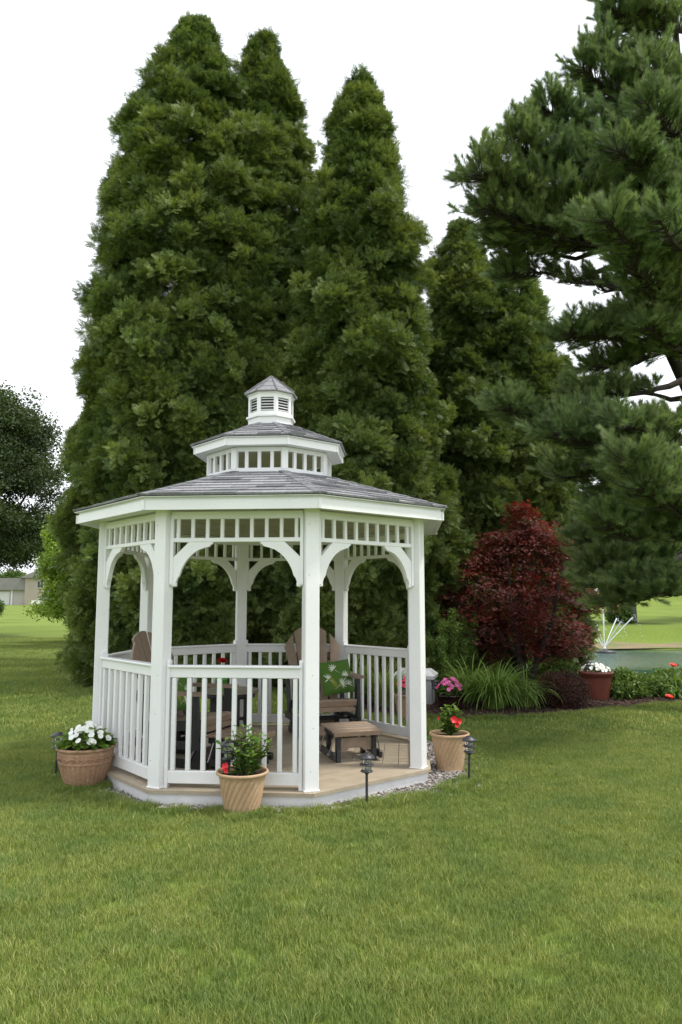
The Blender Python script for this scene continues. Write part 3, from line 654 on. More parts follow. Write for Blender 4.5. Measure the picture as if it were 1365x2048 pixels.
# pillows
def pillow(loc, rot, label):
    t = thing('cushion', label, 'cushion', loc, 0, 'green leaf print cushions on the glider chairs'); t.rotation_euler = rot
    n = 12; vs = []; hs = .178
    for sgn in (1, -1):
        for i in range(n+1):
            for j in range(n+1):
                u, v = i/n*2-1, j/n*2-1; h = .065*((1-u**4)*(1-v**4))**.6; k = 1-.07*(1-abs(u*v))*(abs(u)**6+abs(v)**6)/2*1.2
                vs.append((u*hs*k, sgn*h*-1, v*hs*k))
    m = (n+1)**2; fs = []
    for i in range(n):
        for j in range(n):
            a = i*(n+1)+j; fs += [(a, a+n+1, a+n+2, a+1), (m+a, m+a+1, m+a+n+2, m+a+n+1)]
    MB().add(vs, fs, True).build('cover', M['cloth'], t)
    def surf(u, v): h = .065*((1-min(1, abs(u))**4)*(1-min(1, abs(v))**4))**.6; return Vector((u*hs*.97, -h-.0025, v*hs*.97))
    def leaf(mb, u, v, a, L, w):
        d = Vector((math.cos(a), math.sin(a))); p = Vector((-d.y, d.x)); o = Vector((u, v)); pts = [o, o+d*L*.3+p*w, o+d*L*.7+p*w*.8, o+d*L, o+d*L*.7-p*w*.8, o+d*L*.3-p*w]
        pts = [q for q in pts]
        if any(abs(q.x) > .93 or abs(q.y) > .93 for q in pts): return
        pm = surf(*(o+d*L*.3)); pn = surf(*(o+d*L*.7))
        V_ = [surf(*q) for q in pts]+[pm, pn]; mb.add(V_, [(0, 5, 6), (0, 6, 1), (5, 4, 7, 6), (6, 7, 2, 1), (4, 3, 7), (7, 3, 2)])
    ol = MB(); leaf(ol, -.15, -.8, 2.0, 1.05, .13); leaf(ol, .05, -.75, 1.7, .5, .08); ol.build('printed_olive_leaf', M['cloth_olive'], t)
    for (u, v, a0, s) in ((.45, -.05, 1.35, .38), (.62, -.62, 1.2, .40), (-.2, .45, 2.2, .42), (-.65, -.1, 2.2, .4), (.1, -.5, .3, .5)):
        wl = MB()
        for q in range(-3, 4): leaf(wl, u, v, a0+q*.48, s*(1-.1*abs(q)), .035)
        leaf(wl, u, v, a0+PI+.2, s*1.1, .012); wl.build('printed_fern_leaf', M['cloth_white'], t)
    return t
pillow((-.05, 7.965, DZ+.60), (R(-20), R(-6), R(22)), 'green cushion printed with white leaves on the right hand glider chair')
pillow((-1.49, 6.82, DZ+.59), (R(-20), R(4), R(66)), 'green cushion printed with white leaves on the left hand glider chair')

# ------------------------------------------------------------------ plants: small builders
def flat_leaf(L, w, bend=.2, lobes=3, fold=.15):
    """leaf along +Y, midrib folded"""
    n = 5; V_ = []
    for i in range(n+1):
        f = i/n; ww = w*math.sin(PI*min(1, f*.93+.05))**.8*.5; z = -bend*L*f*f; y = L*f
        V_ += [(-ww, y, z+fold*ww*2), (0, y, z), (ww, y, z+fold*ww*2)]
    F_ = []
    for i in range(n): a = i*3; F_ += [(a, a+1, a+4, a+3), (a+1, a+2, a+5, a+4)]
    return V_, F_
def petal_flower(nP, r, cup=.3, w=.9, frill=0):
    mb = MB()
    for k in range(nP):
        a = 2*PI*k/nP; d = Vector((math.cos(a), math.sin(a), 0)); p = Vector((-d.y, d.x, 0)); hw = r*math.sin(PI/nP)*w*1.25
        mb.add([(0, 0, 0), d*r*.55+p*hw*.85+Z*r*cup*.3, d*r*.95+p*hw*.6+Z*r*cup*.55, d*r+Z*r*cup*.4, d*r*.95-p*hw*.6+Z*r*cup*.55, d*r*.55-p*hw*.85+Z*r*cup*.3, d*r*.55+Z*r*cup*.12],
               [(0, 6, 1), (0, 5, 6), (6, 3, 2, 1), (6, 5, 4, 3)], True)
    return mb
leafV, leafF = flat_leaf(1, .5)
gl_leaf = MB().add(leafV, leafF, True).mesh('leaf', M['glossleaf']); lt_leaf = MB().add(leafV, leafF, True).mesh('leaf', M['lightleaf'])
fl = {k: petal_flower(5, 1, .35).mesh('flower', M[k]) for k in ('wflower', 'pinkflower', 'coral', 'redflower', 'orange')}
fl_red = petal_flower(5, 1, .9, .8).mesh('flower', M['redflower'])
def leaf_obj(me, parent, p, d, s, droop=0, wide=1):
    q = Vector(d).normalized().to_track_quat('Y', 'Z'); o = obj('leaf', me, parent, p, (q.to_matrix() @ Matrix.Rotation(rnd.uniform(-.5, .5), 3, 'Y')).to_euler()); o.scale = (s*wide, s, s); return o
def flower_obj(me, parent, p, d, s):
    o = obj('flower', me, parent, p, aim(d)); o.scale = (s, s, s); return o

def mound_plant(name, label, loc, rx, h, nl, leaf_s, me_leaf, nf, me_fl, fs, group=None, cat='plant', wide=1, skew=0):
    t = thing(name, label, cat, loc, 0, group); st = MB()
    for i in range(10):
        a = rnd.uniform(0, 2*PI); r = rx*rnd.uniform(.2, .8); st.tube([(0, 0, -.02), (r*.5*math.cos(a), r*.5*math.sin(a), h*.5), (r*math.cos(a), r*math.sin(a), h*.85)], .004, 5)
    st.build('stem', M['stem'], t)
    for i in range(nl):
        a = rnd.uniform(0, 2*PI); f = math.sqrt(rnd.random()); el = rnd.uniform(0, 1); r = rx*f*.85
        z = h*(1-f*f*.75)*rnd.uniform(.35, .9); p = Vector((r*math.cos(a), r*math.sin(a), z)); d = Vector((math.cos(a)*(f+.25)+rnd.uniform(-.5, .5), math.sin(a)*(f+.25)+rnd.uniform(-.5, .5), rnd.uniform(-.2, .7)))
        leaf_obj(me_leaf, t, p, d, leaf_s*rnd.uniform(.7, 1.25), wide=wide)
    for i in range(nf):
        a = rnd.uniform(0, 2*PI); f = math.sqrt(rnd.random()); r = rx*f*.92; z = h*(1.0-f*f*.55)+rnd.uniform(-.01, .02)
        p = Vector((r*math.cos(a), r*math.sin(a), z)); flower_obj(me_fl, t, p, Vector((math.cos(a)*f*.8, math.sin(a)*f*.8-.35, .8))+Vector((rnd.uniform(-.4, .4), rnd.uniform(-.4, .4), 0)), fs*rnd.uniform(.8, 1.15))
    return t
def upright_plant(name, label, loc, rx, h, ns, leaf_s, flowers, group=None):
    t = thing(name, label, 'plant', loc, 0, group); st = MB(); nl = 0
    for i in range(ns):
        a = rnd.uniform(0, 2*PI); r = rx*rnd.uniform(.15, 1); hh = h*rnd.uniform(.55, 1)*(1.1-.4*r/rx); lean = Vector((r*math.cos(a), r*math.sin(a), 0)); P = [lean*.2+Z*-.02, lean*.55+Z*hh*.5, lean*.95+Z*hh]
        st.tube(P, [.005, .004, .002], 5); nn = max(3, int(hh/.035))
        for j in range(nn):
            f = (j+1)/nn; p = P[0].lerp(P[1], f*2) if f < .5 else P[1].lerp(P[2], f*2-1); az = j*PI/2+a+rnd.uniform(-.4, .4)
            for s in (0, PI):
                d = Vector((math.cos(az+s), math.sin(az+s), rnd.uniform(.15, .9))); leaf_obj(gl_leaf if rnd.random() < .5 else lt_leaf, t, p, d, leaf_s*rnd.uniform(.65, 1.15)*(1.1-.35*f), wide=.85); nl += 1
    st.build('stem', M['stem'], t)
    for (p, d, s) in flowers: flower_obj(fl_red, t, p, d, s)
    return t
# pots
def pot(name, label, loc, r_top, r_bot, h, m, style, group=None, rz=0):
    t = thing(name, label, 'plant pot', loc, rz, group); nfl = 30
    prof = []; n = 44
    for i in range(n+1):
        f = i/n; z = h*.93*f
        if style == 'band': r = r_bot+(r_top*.93-r_bot)*math.sin(f*PI/2)**.85
        elif style == 'twist': r = r_bot+(r_top*.90-r_bot)*(f**.85)
        else: r = r_bot+(r_top*.92-r_bot)*f
        if f < .04 and style != 'plain': r += .006
        prof.append((r, z))
    if style == 'band':
        fn = lambda a, z, i: (-.008*max(0, math.sin(a*nfl))**1.0 if .08*h < z < .60*h else 0)+(.004 if (.615*h < z < .64*h or .83*h < z < .86*h) else 0)
    elif style == 'twist':
        fn = lambda a, z, i: -.008*max(0, math.sin(a*22-z*75))**.7 if .10*h < z < .86*h else 0
    else: fn = None
    body = MB().lathe(prof, 180 if style != 'plain' else 40, fn=fn).build('body', m, t)
    rt = r_top; rp = [(rt*.92, h*.925), (rt*.985, h*.93), (rt*1.0, h*.955), (rt*.995, h*.985), (rt*.97, h), (rt*.925, h*.995), (rt*.90, h*.96), (rt*.88, h*.86)]
    if style == 'plain': rp = [(rt*.93, h*.80), (rt*.97, h*.805), (rt*.985, h*.90), (rt*1.02, h*.91), (rt*1.03, h*.985), (rt*1.0, h), (rt*.95, h*.99), (rt*.9, h*.9)]
    MB().lathe(rp, 48).build('rim', m, t)
    MB().lathe([(rt*.9, h*.88), (rt*.5, h*.90), (.001, h*.905)], 24).build('soil', M['soil'], t)
    if style == 'band':            # scrolled vine relief
        vine = MB(); zc = .735*h; rc = lambda z: r_bot+(r_top*.93-r_bot)*math.sin(min(1, z/(h*.93))*PI/2)**.85+.003
        P = []
        for i in range(161):
            a = 2*PI*i/160; z = zc+.016*math.sin(a*10); P.append((rc(z)*math.cos(a), rc(z)*math.sin(a), z))
        vine.tube(P, .0032, 5, False); vine.build('vine_relief', m, body)
        for q in range(20):
            a0 = 2*PI*(q+.5)/20; s = 1 if q % 2 else -1; P = []
            for i in range(15):
                th = i/14*1.5*2*PI; rad = .019*(1-i/17); a = a0+rad*math.cos(th)/rc(zc)*1.0; z = zc-s*.004+s*rad*math.sin(th); P.append((rc(z)*math.cos(a), rc(z)*math.sin(a), z))
            MB().tube(P, .0028, 5).build('scroll_relief', m, body)
    return t
pot('plant_pot', 'wide tan pot with a scrolled band and flutes left of the gazebo', (-2.115, 6.32, 0), .238, .135, .335, M['pot_dark'], 'band', 'tan patio pots')
pot('plant_pot', 'tan pot with twisted flutes in front of the gazebo railing', (-.715, 5.55, 0), .19, .118, .305, M['pot'], 'twist', 'tan patio pots')
pot('plant_pot', 'tan pot with twisted flutes on the gravel right of the gazebo', (.985, 6.92, 0.01), .182, .112, .325, M['pot'], 'twist', 'tan patio pots', .6)
pot('plant_pot', 'red brown plastic pot in the mulch bed by the pond', (3.93, 11.62, .02), .255, .18, .42, M['terra_red'], 'plain')
pot('plant_pot', 'black glazed pot on the mulch beside the gazebo', (1.515, 10.50, .02), .205, .15, .21, M['glaze'], 'plain')
pot('plant_pot', 'terracotta pot with twisted flutes behind the right railing', (.86, 9.85, .02), .185, .12, .30, M['pot_dark'], 'twist')
mound_plant('impatiens', 'white impatiens in the wide scrolled pot', (-2.115, 6.32, .30), .215, .19, 230, .085, lt_leaf, 58, fl['wflower'], .026)
upright_plant('mandevilla', 'bushy mandevilla with one red bloom in the pot before the railing', (-.695, 5.55, .27), .205, .36, 27, .082, [((-.125, -.12, .085), (-.3, -1, .5), .026), ((-.118, -.135, .062), (-.1, -1, .1), .018)])
upright_plant('mandevilla', 'red flowering mandevilla in the pot on the gravel', (.985, 6.92, .30), .13, .29, 19, .09, [((.03, -.1, .16), (.1, -1, .4), .034), ((.075, -.1, .15), (.5, -1, .2), .026), ((-.1, -.06, .17), (-.5, -1, .2), .014), ((.05, -.12, .12), (.3, -1, 0), .024)])
mound_plant('impatiens', 'white flowers filling the red brown pot', (3.93, 11.62, .40), .23, .14, 60, .08, gl_leaf, 95, fl['wflower'], .025)
mound_plant('petunia', 'bright pink petunias in the black glazed pot', (1.515, 10.50, .20), .20, .24, 150, .06, gl_leaf, 64, fl['pinkflower'], .027)
mound_plant('geranium', 'coral pink flowers in the terracotta pot behind the railing', (.86, 9.85, .29), .14, .22, 80, .07, gl_leaf, 26, fl['coral'], .032)
# pot with red bloom on the table
pt = thing('flower_pot', 'small bright green pot on the round side table', 'plant pot', (-1.27, 8.00, DZ+.464))
MB().lathe([(.045, 0), (.06, .105), (.066, .105), (.066, .118), (.058, .118), (.055, .10), (.001, .10)], 24).build('body', M['greenpot'], pt)
dh = thing('potted_flower', 'deep red flower standing in the green pot on the table', 'flower', (-1.27, 8.00, DZ+.56))
MB().tube([(0, 0, 0), (.012, 0, .10), (.008, 0, .19)], .004, 6).build('stem', M['stem'], dh)
for lv in range(3):
    o = petal_flower(9, .060-.012*lv, .5+.5*lv, .8).build('bloom', M['redflower'], dh, (.008, 0, .195+.008*lv)); o.rotation_euler = (R(12), R(5), lv*.3)
for a in range(5): leaf_obj(gl_leaf, dh, (.005, 0, .03+.02*a), (math.cos(a*2.4), math.sin(a*2.4), .3), .07)

# solar lamps
def make_lamp():
    t = thing('solar_lamp', '', 'garden lamp')
    MB().lathe([(.001, .388), (.030, .386), (.034, .380), (.052, .374), (.060, .362), (.062, .352), (.056, .350), (.03, .352), (.001, .352)], 24).build('cap', M['lamp_black'], t)
    MB().lathe([(.034, .352), (.034, .318)], 20).build('lens', M['lens'], t)
    MB().lathe([(.034, .320), (.050, .314), (.054, .305), (.048, .302), (.033, .303)], 24).build('ring', M['lamp_black'], t)
    MB().lathe([(.031, .303), (.031, .270)], 20).build('lens', M['lens'], t)
    MB().lathe([(.001, .272), (.033, .272), (.046, .264), (.046, .256), (.02, .248), (.012, .238), (.001, .238)], 24).build('collar', M['lamp_black'], t)
    rb = MB()
    for k in range(10): a = k*2*PI/10; rb.tube([(.035*math.cos(a), .035*math.sin(a), .352), (.034*math.cos(a), .034*math.sin(a), .27)], .0016, 4)
    rb.build('lens_ribs', M['lamp_black'], t)
    MB().tube([(0, 0, .245), (0, 0, -.06)], .0105, 10).build('stake', M['lamp_black'], t)
    return t
lp = make_lamp(); lp.location = (.192, 5.72, 0); tag(lp, 'black solar lamp on a stake in front of the open entrance', 'garden lamp', 'black solar garden lamps')
for loc, tilt, lab in (((1.075, 6.44, 0), (R(2), R(-1.5)), 'black solar lamp on the gravel before the right hand pot'), ((-.815, 5.53, .13), (0, 0), 'black solar lamp stuck in the pot before the railing'),
                 ((-2.47, 6.62, 0), (0, R(-2)), 'black solar lamp half hidden behind the white impatiens'), ((3.80, 11.55, .22), (0, R(2)), 'black solar lamp standing in the red brown pot'), ((1.36, 10.9, 0), (0, 0), 'black solar lamp behind the pink petunias')):
    c = copy_tree(lp); c.location = loc; c.rotation_euler = (tilt[0], tilt[1], rnd.uniform(0, 3)); tag(c, lab, 'garden lamp', 'black solar garden lamps')
# resin deck box
bx = thing('storage_bin', 'light grey resin storage bin with a white lid behind the gazebo', 'storage bin', (1.10, 11.15, .02), R(-14))
MB().box((0, 0, .19), (.54, .42, .36), None, .012).build('body', M['bin'], bx)
for s in (-1, 1): MB().box((s*.13, -.213, .19), (.22, .012, .28), None, .005).build('side_panel', M['bin'], bx)
MB().add([(-.30, -.24, .37), (.30, -.24, .37), (.30, .24, .37), (-.30, .24, .37), (-.31, -.25, .42), (.31, -.25, .42), (.31, .25, .42), (-.31, .25, .42), (-.22, -.12, .50), (.22, -.12, .50), (.22, .12, .50), (-.22, .12, .50)],
         [(0, 3, 2, 1), (0, 1, 5, 4), (1, 2, 6, 5), (2, 3, 7, 6), (3, 0, 4, 7), (4, 5, 9, 8), (5, 6, 10, 9), (6, 7, 11, 10), (7, 4, 8, 11), (8, 9, 10, 11)]).build('lid', M['bin_lid'], bx)

# ------------------------------------------------------------------ foliage units
def diamonds(D):
    """D: list of (p, dir, side, L, w) -> verts, quads"""
    V_ = []; F_ = []
    for p, d, s, L, w, *_r in D:
        n = len(V_); V_ += [p, p+d*L*.45+s*w*.5, p+d*L, p+d*L*.45-s*w*.5]; F_.append((n, n+1, n+2, n+3))
    return V_, F_
def frond(rg, L):
    D = []; nb = 6; Y = Vector((0, 1, 0)); X = Vector((1, 0, 0))
    for i in range(nb):
        f = (i+.6)/nb; p = Vector((0, L*f, -L*.10*f*f)); bl = L*.50*(1-f)**.7+L*.10
        for s in (-1, 1):
            a = R(rg.uniform(34, 60)); d = Vector((s*math.sin(a), math.cos(a), rg.uniform(-.25, .12))).normalized(); sd_ = Vector((-d.y, d.x, rg.uniform(-.3, .3)))
            D.append((p, d, sd_, bl, L*.058))
            if bl > L*.22:
                for s2 in (-1, 1):
                    d2 = (d+sd_*s2*.85).normalized(); D.append((p+d*bl*.4, d2, Vector((-d2.y, d2.x, 0)), bl*.62, L*.048))
    D.append((Vector((0, 0, 0)), Y, X, L*1.05, L*.06)); return D
def leafmesh(name, D, m, per=1):
    V_, F_ = diamonds(D); vals = []
    for i in range(len(D)):
        if i % per == 0: cur = rg.random()
        vals += [min(1, max(0, cur+rg.uniform(-.15, .15)))]*4
    return np_mesh(name, [tuple(v) for v in V_], F_, m, {'leafv': vals})
def xform(D, M3, o): return [(M3 @ p+o, M3 @ d, M3 @ s, L, w) for p, d, s, L, w in D]
rg = random.Random(3)
def arb_bough():
    D = []
    for i in range(40):
        th = rg.uniform(0, 2*PI); cz = rg.uniform(-.15, 1); sz = math.sqrt(max(0, 1-cz*cz)); d = Vector((sz*math.cos(th), sz*math.sin(th), cz+.15)).normalized()
        L = rg.uniform(.12, .23); q = d.to_track_quat('Y', 'Z').to_matrix() @ Matrix.Rotation(rg.uniform(-1.3, 1.3), 3, 'Y')
        D += xform(frond(rg, L), q, d*rg.uniform(.03, .20))
    return leafmesh('arb_bough', D, M['arb'], 3)
ARB = source_collection('arb_bough', [arb_bough() for _ in range(5)])
def pine_shoot(n=105, L=.16):
    V_ = []; F_ = []
    for i in range(n):
        f = rg.random()**.7; a = rg.uniform(0, 2*PI); p = Vector((0, 0, L*f)); k = rg.uniform(.5, 1.15)*(1.2-.7*f)
        d = Vector((math.cos(a)*k, math.sin(a)*k, 1)).normalized(); ln = rg.uniform(.065, .105); s = d.orthogonal().normalized()*.0030; q = len(V_)
        dr = Vector((0, 0, -.006)); V_ += [p+s, p-s, p+d*ln+dr]; F_.append((q, q+1, q+2))
    return np_mesh('pine_shoot', [tuple(v) for v in V_], F_, M['pine'], {'leafv': np.repeat(np.random.RandomState(4).uniform(0, 1, n), 3)})
PINE = source_collection('pine_shoot', [pine_shoot() for _ in range(4)])
def star_leaf(p, N_, d, s, rg):
    out = []; t = N_.cross(d)
    for a, l in ((0, 1), (.62, .85), (-.62, .85), (1.25, .6), (-1.25, .6)):
        dd = (d*math.cos(a)+t*math.sin(a)).normalized(); out.append((p, dd, N_.cross(dd), s*l, s*.20))
    return out
def maple_spray():
    D = []
    for i in range(20):
        a = rg.uniform(0, 2*PI); r = .16*math.sqrt(rg.random()); p = Vector((r*math.cos(a), r*math.sin(a), rg.uniform(-.03, .035))); N_ = Vector((rg.uniform(-.5, .5), rg.uniform(-.5, .5), 1)).normalized()
        d = Vector((math.cos(a), math.sin(a), rg.uniform(-.7, .1))); d = (d-N_*d.dot(N_)).normalized(); D += star_leaf(p, N_, d, rg.uniform(.038, .062), rg)
    return leafmesh('maple_spray', D, M['maple'], 5)
MAPLE = source_collection('maple_spray', [maple_spray() for _ in range(4)])
def leaf_clump(m, n, r, s, flat=.6):
    D = []
    for i in range(n):
        v = Vector((rg.gauss(0, 1), rg.gauss(0, 1), rg.gauss(0, flat))).normalized()*r*rg.random()**.45; d = Vector((rg.gauss(0, 1), rg.gauss(0, 1), rg.gauss(-.2, .6))).normalized(); sd_ = d.orthogonal().normalized()
        sd_ = Matrix.Rotation(rg.uniform(0, PI), 3, d) @ sd_; D.append((v, d, sd_, s*rg.uniform(.7, 1.3), s*.55))
    return leafmesh('leaf_clump', D, m)
DARK = source_collection('dark_clump', [leaf_clump(M['deci_dark'], 130, .5, .12) for _ in range(3)])
MID = source_collection('mid_clump', [leaf_clump(M['deci_mid'], 130, .55, .16) for _ in range(3)])
LIME = source_collection('lime_clump', [leaf_clump(M['deci_lime'], 130, .32, .085) for _ in range(3)])
BARB = source_collection('barberry_clump', [leaf_clump(M['barberry'], 110, .10, .024) for _ in range(3)])
HERB = source_collection('herb_clump', [leaf_clump(M['herb'], 70, .12, .055, 1.0) for _ in range(3)])

# ------------------------------------------------------------------ arborvitae row
def prof(P, f):
    for (a, ra), (b, rb) in zip(P, P[1:]):
        if f <= b: return ra+(rb-ra)*(f-a)/(b-a)
    return P[-1][1]
def arborvitae(x, y, h, P, n, label, seed):
    t = thing('arborvitae', label, 'tree', (x, y, terrain(x, y)), 0, 'tall arborvitaes behind the gazebo'); rg = random.Random(seed)
    MB().tube([(0, 0, -.1), (.05, .03, h*.4), (0, 0, h*.93)], [.17, .12, .02], 10).build('trunk', M['bark'], t)
    n = int(n*2.5); pts = []; so = seed*13.7; rmax = max(r for _, r in P)
    while len(pts) < n:
        f = rg.random(); r = prof(P, f)
        if rg.random() > (r+.12)/(rmax+.12): continue
        a = rg.uniform(0, 2*PI)
        if math.sin(a) > .35 and rg.random() < .6: continue
        z = f*h; dx, dy = math.cos(a), math.sin(a)
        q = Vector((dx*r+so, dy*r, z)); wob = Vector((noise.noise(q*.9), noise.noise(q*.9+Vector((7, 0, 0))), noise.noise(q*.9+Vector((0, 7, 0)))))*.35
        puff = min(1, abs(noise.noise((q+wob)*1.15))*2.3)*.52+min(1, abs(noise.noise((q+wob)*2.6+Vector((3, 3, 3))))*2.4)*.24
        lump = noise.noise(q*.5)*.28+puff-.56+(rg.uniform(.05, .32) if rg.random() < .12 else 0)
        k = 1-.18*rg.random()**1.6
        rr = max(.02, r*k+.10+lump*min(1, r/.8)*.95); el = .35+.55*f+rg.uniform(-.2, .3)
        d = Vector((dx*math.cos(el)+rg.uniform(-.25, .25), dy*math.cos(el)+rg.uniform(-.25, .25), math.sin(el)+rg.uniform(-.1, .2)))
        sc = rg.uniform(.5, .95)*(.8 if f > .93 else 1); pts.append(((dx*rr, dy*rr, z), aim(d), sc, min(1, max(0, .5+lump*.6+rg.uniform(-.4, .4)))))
    for i in range(14): pts.append(((rg.uniform(-.08, .08), rg.uniform(-.08, .08), h*(.955+.05*i/14)), aim((rg.uniform(-.2, .2), rg.uniform(-.2, .2), 1)), .62-.02*i, .6))
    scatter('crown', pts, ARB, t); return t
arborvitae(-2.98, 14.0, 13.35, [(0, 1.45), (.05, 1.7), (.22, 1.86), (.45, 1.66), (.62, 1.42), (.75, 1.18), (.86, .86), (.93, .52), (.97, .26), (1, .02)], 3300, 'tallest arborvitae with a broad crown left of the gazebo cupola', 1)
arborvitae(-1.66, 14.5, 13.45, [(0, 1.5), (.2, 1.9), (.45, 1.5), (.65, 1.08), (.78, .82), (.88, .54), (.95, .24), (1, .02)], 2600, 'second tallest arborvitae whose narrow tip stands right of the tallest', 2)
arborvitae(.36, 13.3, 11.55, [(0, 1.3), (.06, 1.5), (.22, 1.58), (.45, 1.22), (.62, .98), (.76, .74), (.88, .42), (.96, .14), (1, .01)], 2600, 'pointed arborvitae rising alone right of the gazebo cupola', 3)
arborvitae(2.66, 15.6, 9.9, [(0, 1.1), (.2, 1.35), (.5, 1.15), (.7, .82), (.88, .45), (1, .03)], 1700, 'shorter arborvitae between the pointed one and the pine', 4)
arborvitae(3.65, 15.9, 9.2, [(0, 1.2), (.2, 1.45), (.5, 1.3), (.75, .92), (.9, .5), (1, .05)], 1700, 'arborvitae half hidden behind the pine and the red maple', 5)
arborvitae(-5.35, 18.0, 8.1, [(0, .6), (.1, .85), (.4, .98), (.7, .82), (.88, .5), (1, .03)], 1300, 'small rear arborvitae at the left end of the row', 6)
arborvitae(-.75, 15.2, 9.4, [(0, 1.4), (.2, 1.6), (.5, 1.4), (.75, .9), (1, .1)], 1200, 'low arborvitae filling the notch between two tall ones', 7)

# ------------------------------------------------------------------ pine
CP, SP = math.cos(PITCH), math.sin(PITCH)
def at(px, py, Y):
    """world point seen in the direction of photo pixel (px, py) at depth Y"""
    u, v = (px-682.5)/1480.2, (1024-py)/1480.2; d = Vector((u, CP-v*SP, SP+v*CP)); return Vector((0, 0, CAM_H))+d*(Y/d.y)
pine = thing('pine_tree', 'large white pine with spreading limbs at the right beside the pond bed', 'tree', (5.15, 10.4, 0)); PO = Vector((5.15, 10.4, 0))
trunk = [Vector((0, 0, -.1)), at(1395, 760, 10.4)-PO, at(1370, 400, 10.3)-PO, at(1352, 60, 10.3)-PO, at(1350, -300, 10.3)-PO]
MB().tube(trunk, [.24, .2, .12, .045, .02], 12).build('trunk', M['darkbark'], pine)
fork = [at(1392, 800, 10.4)-PO, at(1348, 710, 10.3)-PO, at(1290, 575, 10.2)-PO, at(1275, 430, 10.2)-PO]
MB().tube(fork, [.12, .10, .075, .03], 10).build('limb', M['darkbark'], pine)
LIMBS = [ # start px,py,Y ; end px,py,Y ; plate width, thickness, from t, shoots
 (1350, -40, 10.3, 1235, -60, 9.8, .7, .45, .1, 260), (1352, 90, 10.3, 1225, 20, 9.9, .55, .4, .2, 330), (1352, 150, 10.3, 1200, 95, 9.7, .5, .35, .15, 300),
 (1352, 230, 10.3, 1165, 135, 9.5, .55, .4, .2, 400), (1355, 300, 10.3, 1085, 215, 9.2, .65, .38, .2, 520), (1358, 370, 10.3, 1020, 285, 9.0, .7, .4, .2, 620),
 (1360, 430, 10.3, 958, 345, 8.9, .7, .42, .25, 720), (1360, 470, 10.3, 975, 420, 9.2, .75, .42, .25, 680), (1330, 470, 10.2, 1020, 480, 9.9, .6, .3, .35, 330),
 (1400, 350, 9.6, 1235, 300, 8.4, .6, .4, .1, 380), (1410, 300, 9.6, 1290, 200, 8.6, .5, .4, .1, 260), (1420, 540, 9.4, 1215, 440, 7.6, .55, .36, .2, 560), (1430, 500, 9.2, 1320, 440, 7.4, .5, .35, .1, 330),
 (1420, 600, 9.6, 1260, 530, 8.2, .55, .35, .1, 330), (1290, 570, 10.2, 1105, 545, 10.4, .35, .2, .45, 110), (1290, 600, 10.2, 1190, 560, 10.4, .3, .2, .3, 80),
 (1300, 610, 10.2, 1210, 640, 9.6, .5, .3, .1, 200), (1380, 620, 10.3, 1140, 665, 9.2, .6, .30, .2, 470), (1395, 660, 10.3, 1200, 735, 9.9, .6, .32, .2, 330),
 (1400, 740, 10, 1160, 785, 9.6, .55, .25, .35, 230), (1410, 840, 9.8, 1010, 815, 8.7, .6, .24, .3, 620), (1415, 850, 9.8, 1120, 865, 8.3, .6, .26, .25, 520), (1410, 800, 9.8, 1240, 850, 8.0, .5, .22, .2, 300),
 (1395, 800, 10.4, 1260, 770, 10.8, .4, .15, .5, 50), (1400, 900, 10.2, 1130, 955, 10.2, .7, .35, .3, 340), (1430, 960, 9.0, 1255, 925, 7.4, .5, .32, .2, 560), (1435, 1010, 8.8, 1280, 975, 7.5, .5, .3, .1, 420),
 (1430, 1060, 9.2, 1215, 1045, 8.2, .5, .28, .2, 560), (1400, 1050, 10.2, 1175, 1085, 9.8, .55, .35, .3, 480), (1400, 1100, 10.0, 1195, 1130, 9.4, .55, .3, .25, 480), (1410, 1120, 9.8, 1250, 1165, 9.0, .6, .22, .4, 200),
 (1405, 1080, 10.6, 1180, 1170, 11.0, .5, .2, .5, 130), (1410, 700, 9.8, 1290, 655, 8.8, .5, .3, .1, 240), (1402, 560, 10.3, 1330, 640, 10.6, .7, .5, .1, 280),
 (1400, 900, 10.5, 1220, 905, 11.2, .8, .4, .1, 330), (1400, 1000, 10.5, 1200, 1010, 11.2, .8, .4, .1, 330), (1400, 1120, 9.8, 1218, 1212, 9.2, .40, .3, .45, 150), (1430, 1140, 9.4, 1300, 1190, 8.8, .45, .25, .3, 170), (1430, 1100, 9.8, 1170, 1165, 9.6, .45, .25, .4, 200),
 (1375, 180, 10.2, 1280, 140, 9.4, .6, .5, .0, 260), (1375, 60, 10.2, 1290, 20, 9.8, .5, .5, .0, 240), (1400, 420, 9.9, 1290, 380, 8.9, .7, .5, .0, 360), (1400, 660, 9.6, 1300, 600, 8.8, .7, .5, .0, 300), (1380, 500, 10.3, 1140, 440, 9.9, .7, .35, .1, 420), (1400, 950, 9.9, 1180, 890, 9.3, .7, .35, .1, 420), (1400, 880, 10.0, 1150, 830, 9.6, .6, .3, .1, 360),
 (1310, 470, 10.3, 985, 482, 10.0, .6, .35, .66, 330), (1310, 500, 10.4, 1015, 545, 10.4, .5, .3, .75, 230), (1310, 460, 10.3, 1060, 455, 9.8, .6, .35, .5, 330),
 (1375, 420, 10.4, 1220, 400, 11.2, .9, .5, .1, 420), (1375, 250, 10.4, 1260, 260, 11.0, .8, .5, .1, 330),
]
pts = []; rg = random.Random(11); tw = MB()
